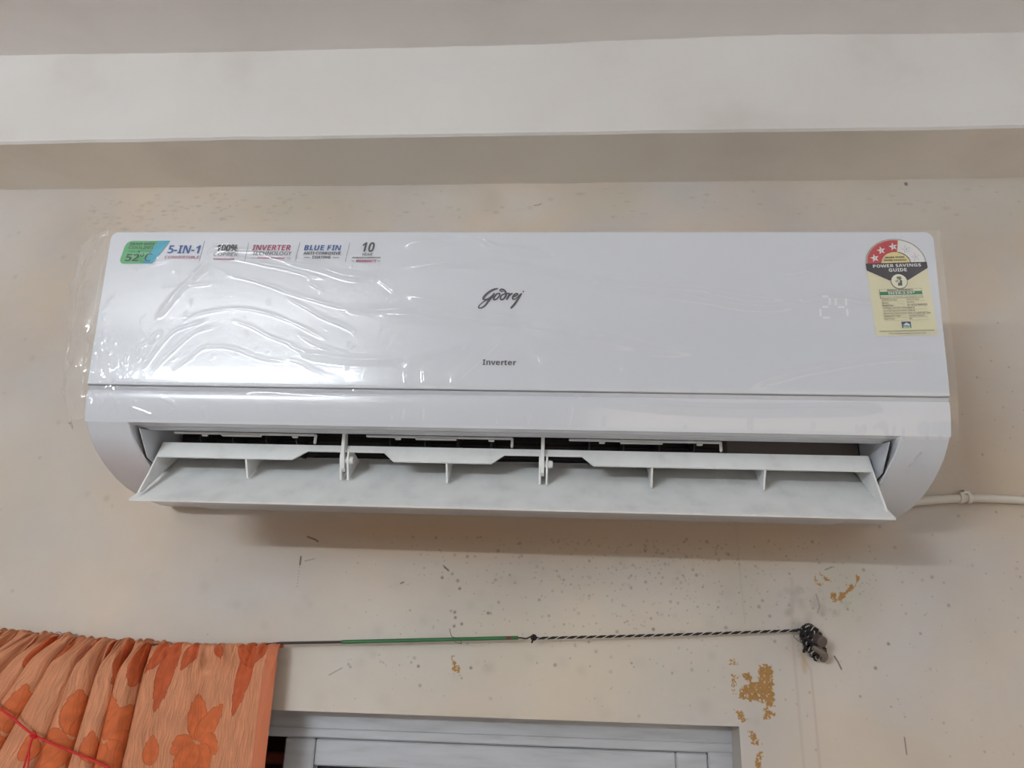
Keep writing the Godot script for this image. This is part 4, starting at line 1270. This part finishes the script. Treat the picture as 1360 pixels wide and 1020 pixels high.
# ---------------------------------------------------------------- rod, rope, peg, string
func curtain_rod() -> void:
	var r := thing("curtain_rod", "thin curtain rod with green sleeve stretched across the wall above the window", "curtain rod")
	var m := Mb.new()
	m.tube([Vector3(-1.5, 2.108, 0.018), Vector3(-0.76, 2.1035, 0.018), Vector3(-0.46, 2.1015, 0.018), Vector3(-0.41, 2.1035, 0.018), Vector3(-0.3742, 2.1089, 0.018), Vector3(-0.2900, 2.1127, 0.018)], 0.0018, 10)
	part("rod", m.mesh(), mat(52, 36, 34, 0.5), r)
	m = Mb.new()
	m.tube([Vector3(-0.2910, 2.1127, 0.0180), Vector3(-0.1720, 2.1185, 0.0180), Vector3(-0.0730, 2.1235, 0.0180)], 0.0024, 12)
	m.tube([Vector3(-0.0670, 2.1238, 0.0180), Vector3(-0.0574, 2.1242, 0.0180)], 0.0024, 12)
	part("green_sleeve", m.mesh(), mat(46, 104, 58, 0.45), r)
	m = Mb.new()
	m.tube([Vector3(-0.0733, 2.1235, 0.0180), Vector3(-0.0668, 2.1238, 0.0180)], 0.0023, 12)
	part("bare_joint", m.mesh(), mat(104, 56, 44, 0.6), r)
	m = Mb.new()
	m.tube(path([Vector3(-0.0587, 2.1241, 0.0180), Vector3(-0.0541, 2.1243, 0.0180), Vector3(-0.0470, 2.1235, 0.0180), Vector3(-0.0430, 2.1253, 0.0180), Vector3(-0.0389, 2.1268, 0.0190), Vector3(-0.0359, 2.1248, 0.0190), Vector3(-0.0379, 2.1228, 0.0180)]), 0.0009, 8)
	part("wire_hook", m.mesh(), mat(30, 26, 26, 0.4, 0.4), r)
	# thread ends caught on the sleeve and on the curtain's heading
	m = Mb.new()
	m.tube(path([Vector3(-0.1482, 2.1329, 0.0190), Vector3(-0.1462, 2.1263, 0.0200), Vector3(-0.1441, 2.1231, 0.0215), Vector3(-0.1391, 2.1217, 0.0225), Vector3(-0.1340, 2.1192, 0.0215), Vector3(-0.1315, 2.1157, 0.0200), Vector3(-0.1335, 2.1152, 0.0190), Vector3(-0.1416, 2.1170, 0.0190)]), 0.00045, 6)
	var o := part("loose_thread", m.mesh(), mat(78, 84, 72, 0.7), self)
	tag(o, "thin grey-green thread end wound round the green sleeve of the rod", "thread")
	m = Mb.new()
	m.tube(path([Vector3(-0.6838, 2.1076, 0.0280), Vector3(-0.6820, 2.1116, 0.0280), Vector3(-0.6777, 2.1144, 0.0280), Vector3(-0.6732, 2.1137, 0.0280), Vector3(-0.6696, 2.1101, 0.0290), Vector3(-0.6666, 2.1081, 0.0300)]), 0.00045, 6)
	o = part("loose_thread", m.mesh(), mat(110, 96, 88, 0.7), self)
	tag(o, "tiny loop of loose grey thread sticking up from the curtain's gathered top", "thread")

func twist(m: Mb, pts: Array, r: float, sr: float, pitch: float, phase: float) -> void:
	var line := []
	var run := 0.0
	for i in pts.size():
		if i > 0: run += pts[i].distance_to(pts[i - 1])
		var t: Vector3 = (pts[mini(i + 1, pts.size() - 1)] - pts[maxi(i - 1, 0)]).normalized()
		var a := t.cross(Vector3(0.1, 0.2, 0.97)).normalized()
		var b := a.cross(t)
		var th := TAU * run / pitch + phase
		line.append(pts[i] + (a * cos(th) + b * sin(th)) * r)
	m.tube(line, sr, 6)

func rope() -> void:
	var black := mat(30, 24, 28, 0.8)
	var pale := mat(188, 182, 176, 0.8)
	var r := thing("rope", "taut black and white twisted cord from the rod's hook to the wall peg", "cord")
	var line := path([Vector3(-0.0380, 2.1241, 0.0180), Vector3(0.1012, 2.1312, 0.0160), Vector3(0.2023, 2.1370, 0.0130), Vector3(0.3029, 2.1433, 0.0100)], 0.0012)
	var m := Mb.new()
	twist(m, line, 0.0007, 0.0011, 0.0125, 0.0)
	twist(m, line, 0.0007, 0.0011, 0.0125, 2.1)
	part("black_strand", m.mesh(60), black, r)
	m = Mb.new()
	twist(m, line, 0.0009, 0.0006, 0.0125, 4.2)
	part("white_strand", m.mesh(60), pale, r)
	m = Mb.new()
	m.tube(path([Vector3(-0.0405, 2.1258, 0.0185), Vector3(-0.0376, 2.1281, 0.0210), Vector3(-0.0344, 2.1265, 0.0215), Vector3(-0.0349, 2.1231, 0.0190), Vector3(-0.0389, 2.1225, 0.0170), Vector3(-0.0405, 2.1251, 0.0170), Vector3(-0.0376, 2.1265, 0.0210)]), 0.0013, 8)
	m.tube(path([Vector3(-0.0376, 2.1248, 0.0200), Vector3(-0.0386, 2.1217, 0.0210), Vector3(-0.0397, 2.1182, 0.0200)]), 0.0011, 8)
	part("knot", m.mesh(60), black, r)
	# the peg and the cord wound round it
	var w := thing("wall_peg", "wall peg under the air conditioner's right end wound thickly with black and white cord", "peg", Vector3(0.3215, 2.1298, 0.0))
	m = Mb.new()
	m.tube([Vector3(-0.0015, 0.008, -0.004), Vector3(0.003, 0.002, 0.026), Vector3(0.0048, -0.0005, 0.0335)], 0.0068, 18)
	part("peg", m.mesh(40), mat(92, 78, 72, 0.5), w)
	m = Mb.new()
	m.tube([Vector3(0.0085, 0.008, 0.012), Vector3(-0.0060, 0.0190, 0.017)], 0.0042, 12)
	part("peg_arm", m.mesh(40), mat(92, 80, 72, 0.6), w)
	m = Mb.new()
	m.tube(path([Vector3(-0.004, -0.006, 0.024), Vector3(0.004, -0.012, 0.027), Vector3(0.0098, -0.017, 0.022), Vector3(0.010, -0.021, 0.012)]), 0.0046, 12, 0.9)
	part("stub", m.mesh(40), mat(104, 92, 80, 0.45), w)
	var axis := Vector3(0.34, -0.92, 0.0).normalized()
	var side := Vector3(0.92, 0.34, 0.0).normalized()
	for k in 9:
		var t := k / 8.0 - 0.5
		var c := axis * t * 0.037 + Vector3(0.0, 0.0, 0.012)
		var rx := 0.0125 * sqrt(maxf(0.15, 1.0 - 3.0 * t * t))
		var loop := []
		for i in 61:
			var th := TAU * i / 60.0
			loop.append(c + side * cos(th) * rx + Vector3(0, 0, 1) * sin(th) * (0.0105 + 0.0015 * sin(k * 2.3)) + axis * 0.0022 * sin(th * 2.0 + k * 1.7))
		var coil := Mb.new()
		twist(coil, loop, 0.0008, 0.0017, 0.0105, k)
		twist(coil, loop, 0.0008, 0.0017, 0.0105, k + 2.2)
		var cn := part("cord_coil", coil.mesh(60), black, w)
		coil = Mb.new()
		twist(coil, loop, 0.0015, 0.0007, 0.0105, k + 4.2)
		part("white_strand", coil.mesh(60), pale, cn)
	m = Mb.new()
	twist(m, path([Vector3(-0.024, 0.0130, 0.022), Vector3(-0.016, 0.0125, 0.026), Vector3(-0.012, 0.004, 0.026), Vector3(-0.006, -0.002, 0.027), Vector3(0.004, -0.008, 0.028), Vector3(0.011, -0.012, 0.02)]), 0.0008, 0.0016, 0.01, 0.0)
	twist(m, path([Vector3(-0.014, 0.014, 0.02), Vector3(-0.017, 0.006, 0.022), Vector3(-0.014, -0.004, 0.022), Vector3(-0.014, -0.0135, 0.018)]), 0.0008, 0.0018, 0.01, 1.0)
	part("cord_tie", m.mesh(60), black, w)
	m = Mb.new()
	m.tube(path([Vector3(-0.013, 0.011, 0.018), Vector3(-0.020, 0.0085, 0.016), Vector3(-0.0245, 0.0075, 0.014), Vector3(-0.0225, 0.0035, 0.013), Vector3(-0.016, -0.0015, 0.014), Vector3(-0.010, -0.004, 0.018)]), 0.00045, 6)
	m.tube(path([Vector3(-0.012, 0.010, 0.02), Vector3(-0.018, 0.005, 0.019), Vector3(-0.014, -0.001, 0.019), Vector3(-0.009, -0.003, 0.02)]), 0.00035, 6)
	part("wire_loop", m.mesh(60), mat(110, 96, 84, 0.5), w)

func string_() -> void:
	var red := mat(196, 14, 22, 0.55)
	var s := thing("red_string", "thin red string tied slantwise across the front of the orange curtain", "string")
	var m := Mb.new()
	m.tube(path([Vector3(-1.20, 2.212, 0.003), Vector3(-1.05, 2.156, 0.040), Vector3(-0.7784, 2.0503, 0.0640), Vector3(-0.7098, 2.0213, 0.0640), Vector3(-0.6556, 1.9917, 0.0640), Vector3(-0.5995, 1.9732, 0.0630), Vector3(-0.5528, 1.9581, 0.0620), Vector3(-0.3992, 1.9004, 0.0580), Vector3(-0.378, 1.893, 0.0400)]), 0.0015, 8)
	part("strand", m.mesh(60), red, s)
	m = Mb.new()
	var kn := []
	for i in 40:
		var t := TAU * i / 13.0
		kn.append(Vector3(-0.6556 + 0.0026 * cos(t) + 0.0012 * sin(i * 0.7), 1.9912 + 0.0028 * sin(t), 0.0655 + 0.0014 * sin(i * 0.5)))
	m.tube(kn, 0.0013, 7)
	part("knot", m.mesh(60), red, s)
	for q in [[-0.6545, -0.6585, -0.662], [-0.6555, -0.6530, -0.6505]]:
		m = Mb.new()
		m.tube(path([Vector3(-0.6556, 1.9902, 0.0660), Vector3(q[0] - 0.002, 1.980, 0.0665), Vector3(q[1], 1.955, 0.067), Vector3(q[2], 1.90, 0.067)]), 0.0011, 7)
		part("tail", m.mesh(60), red, s)
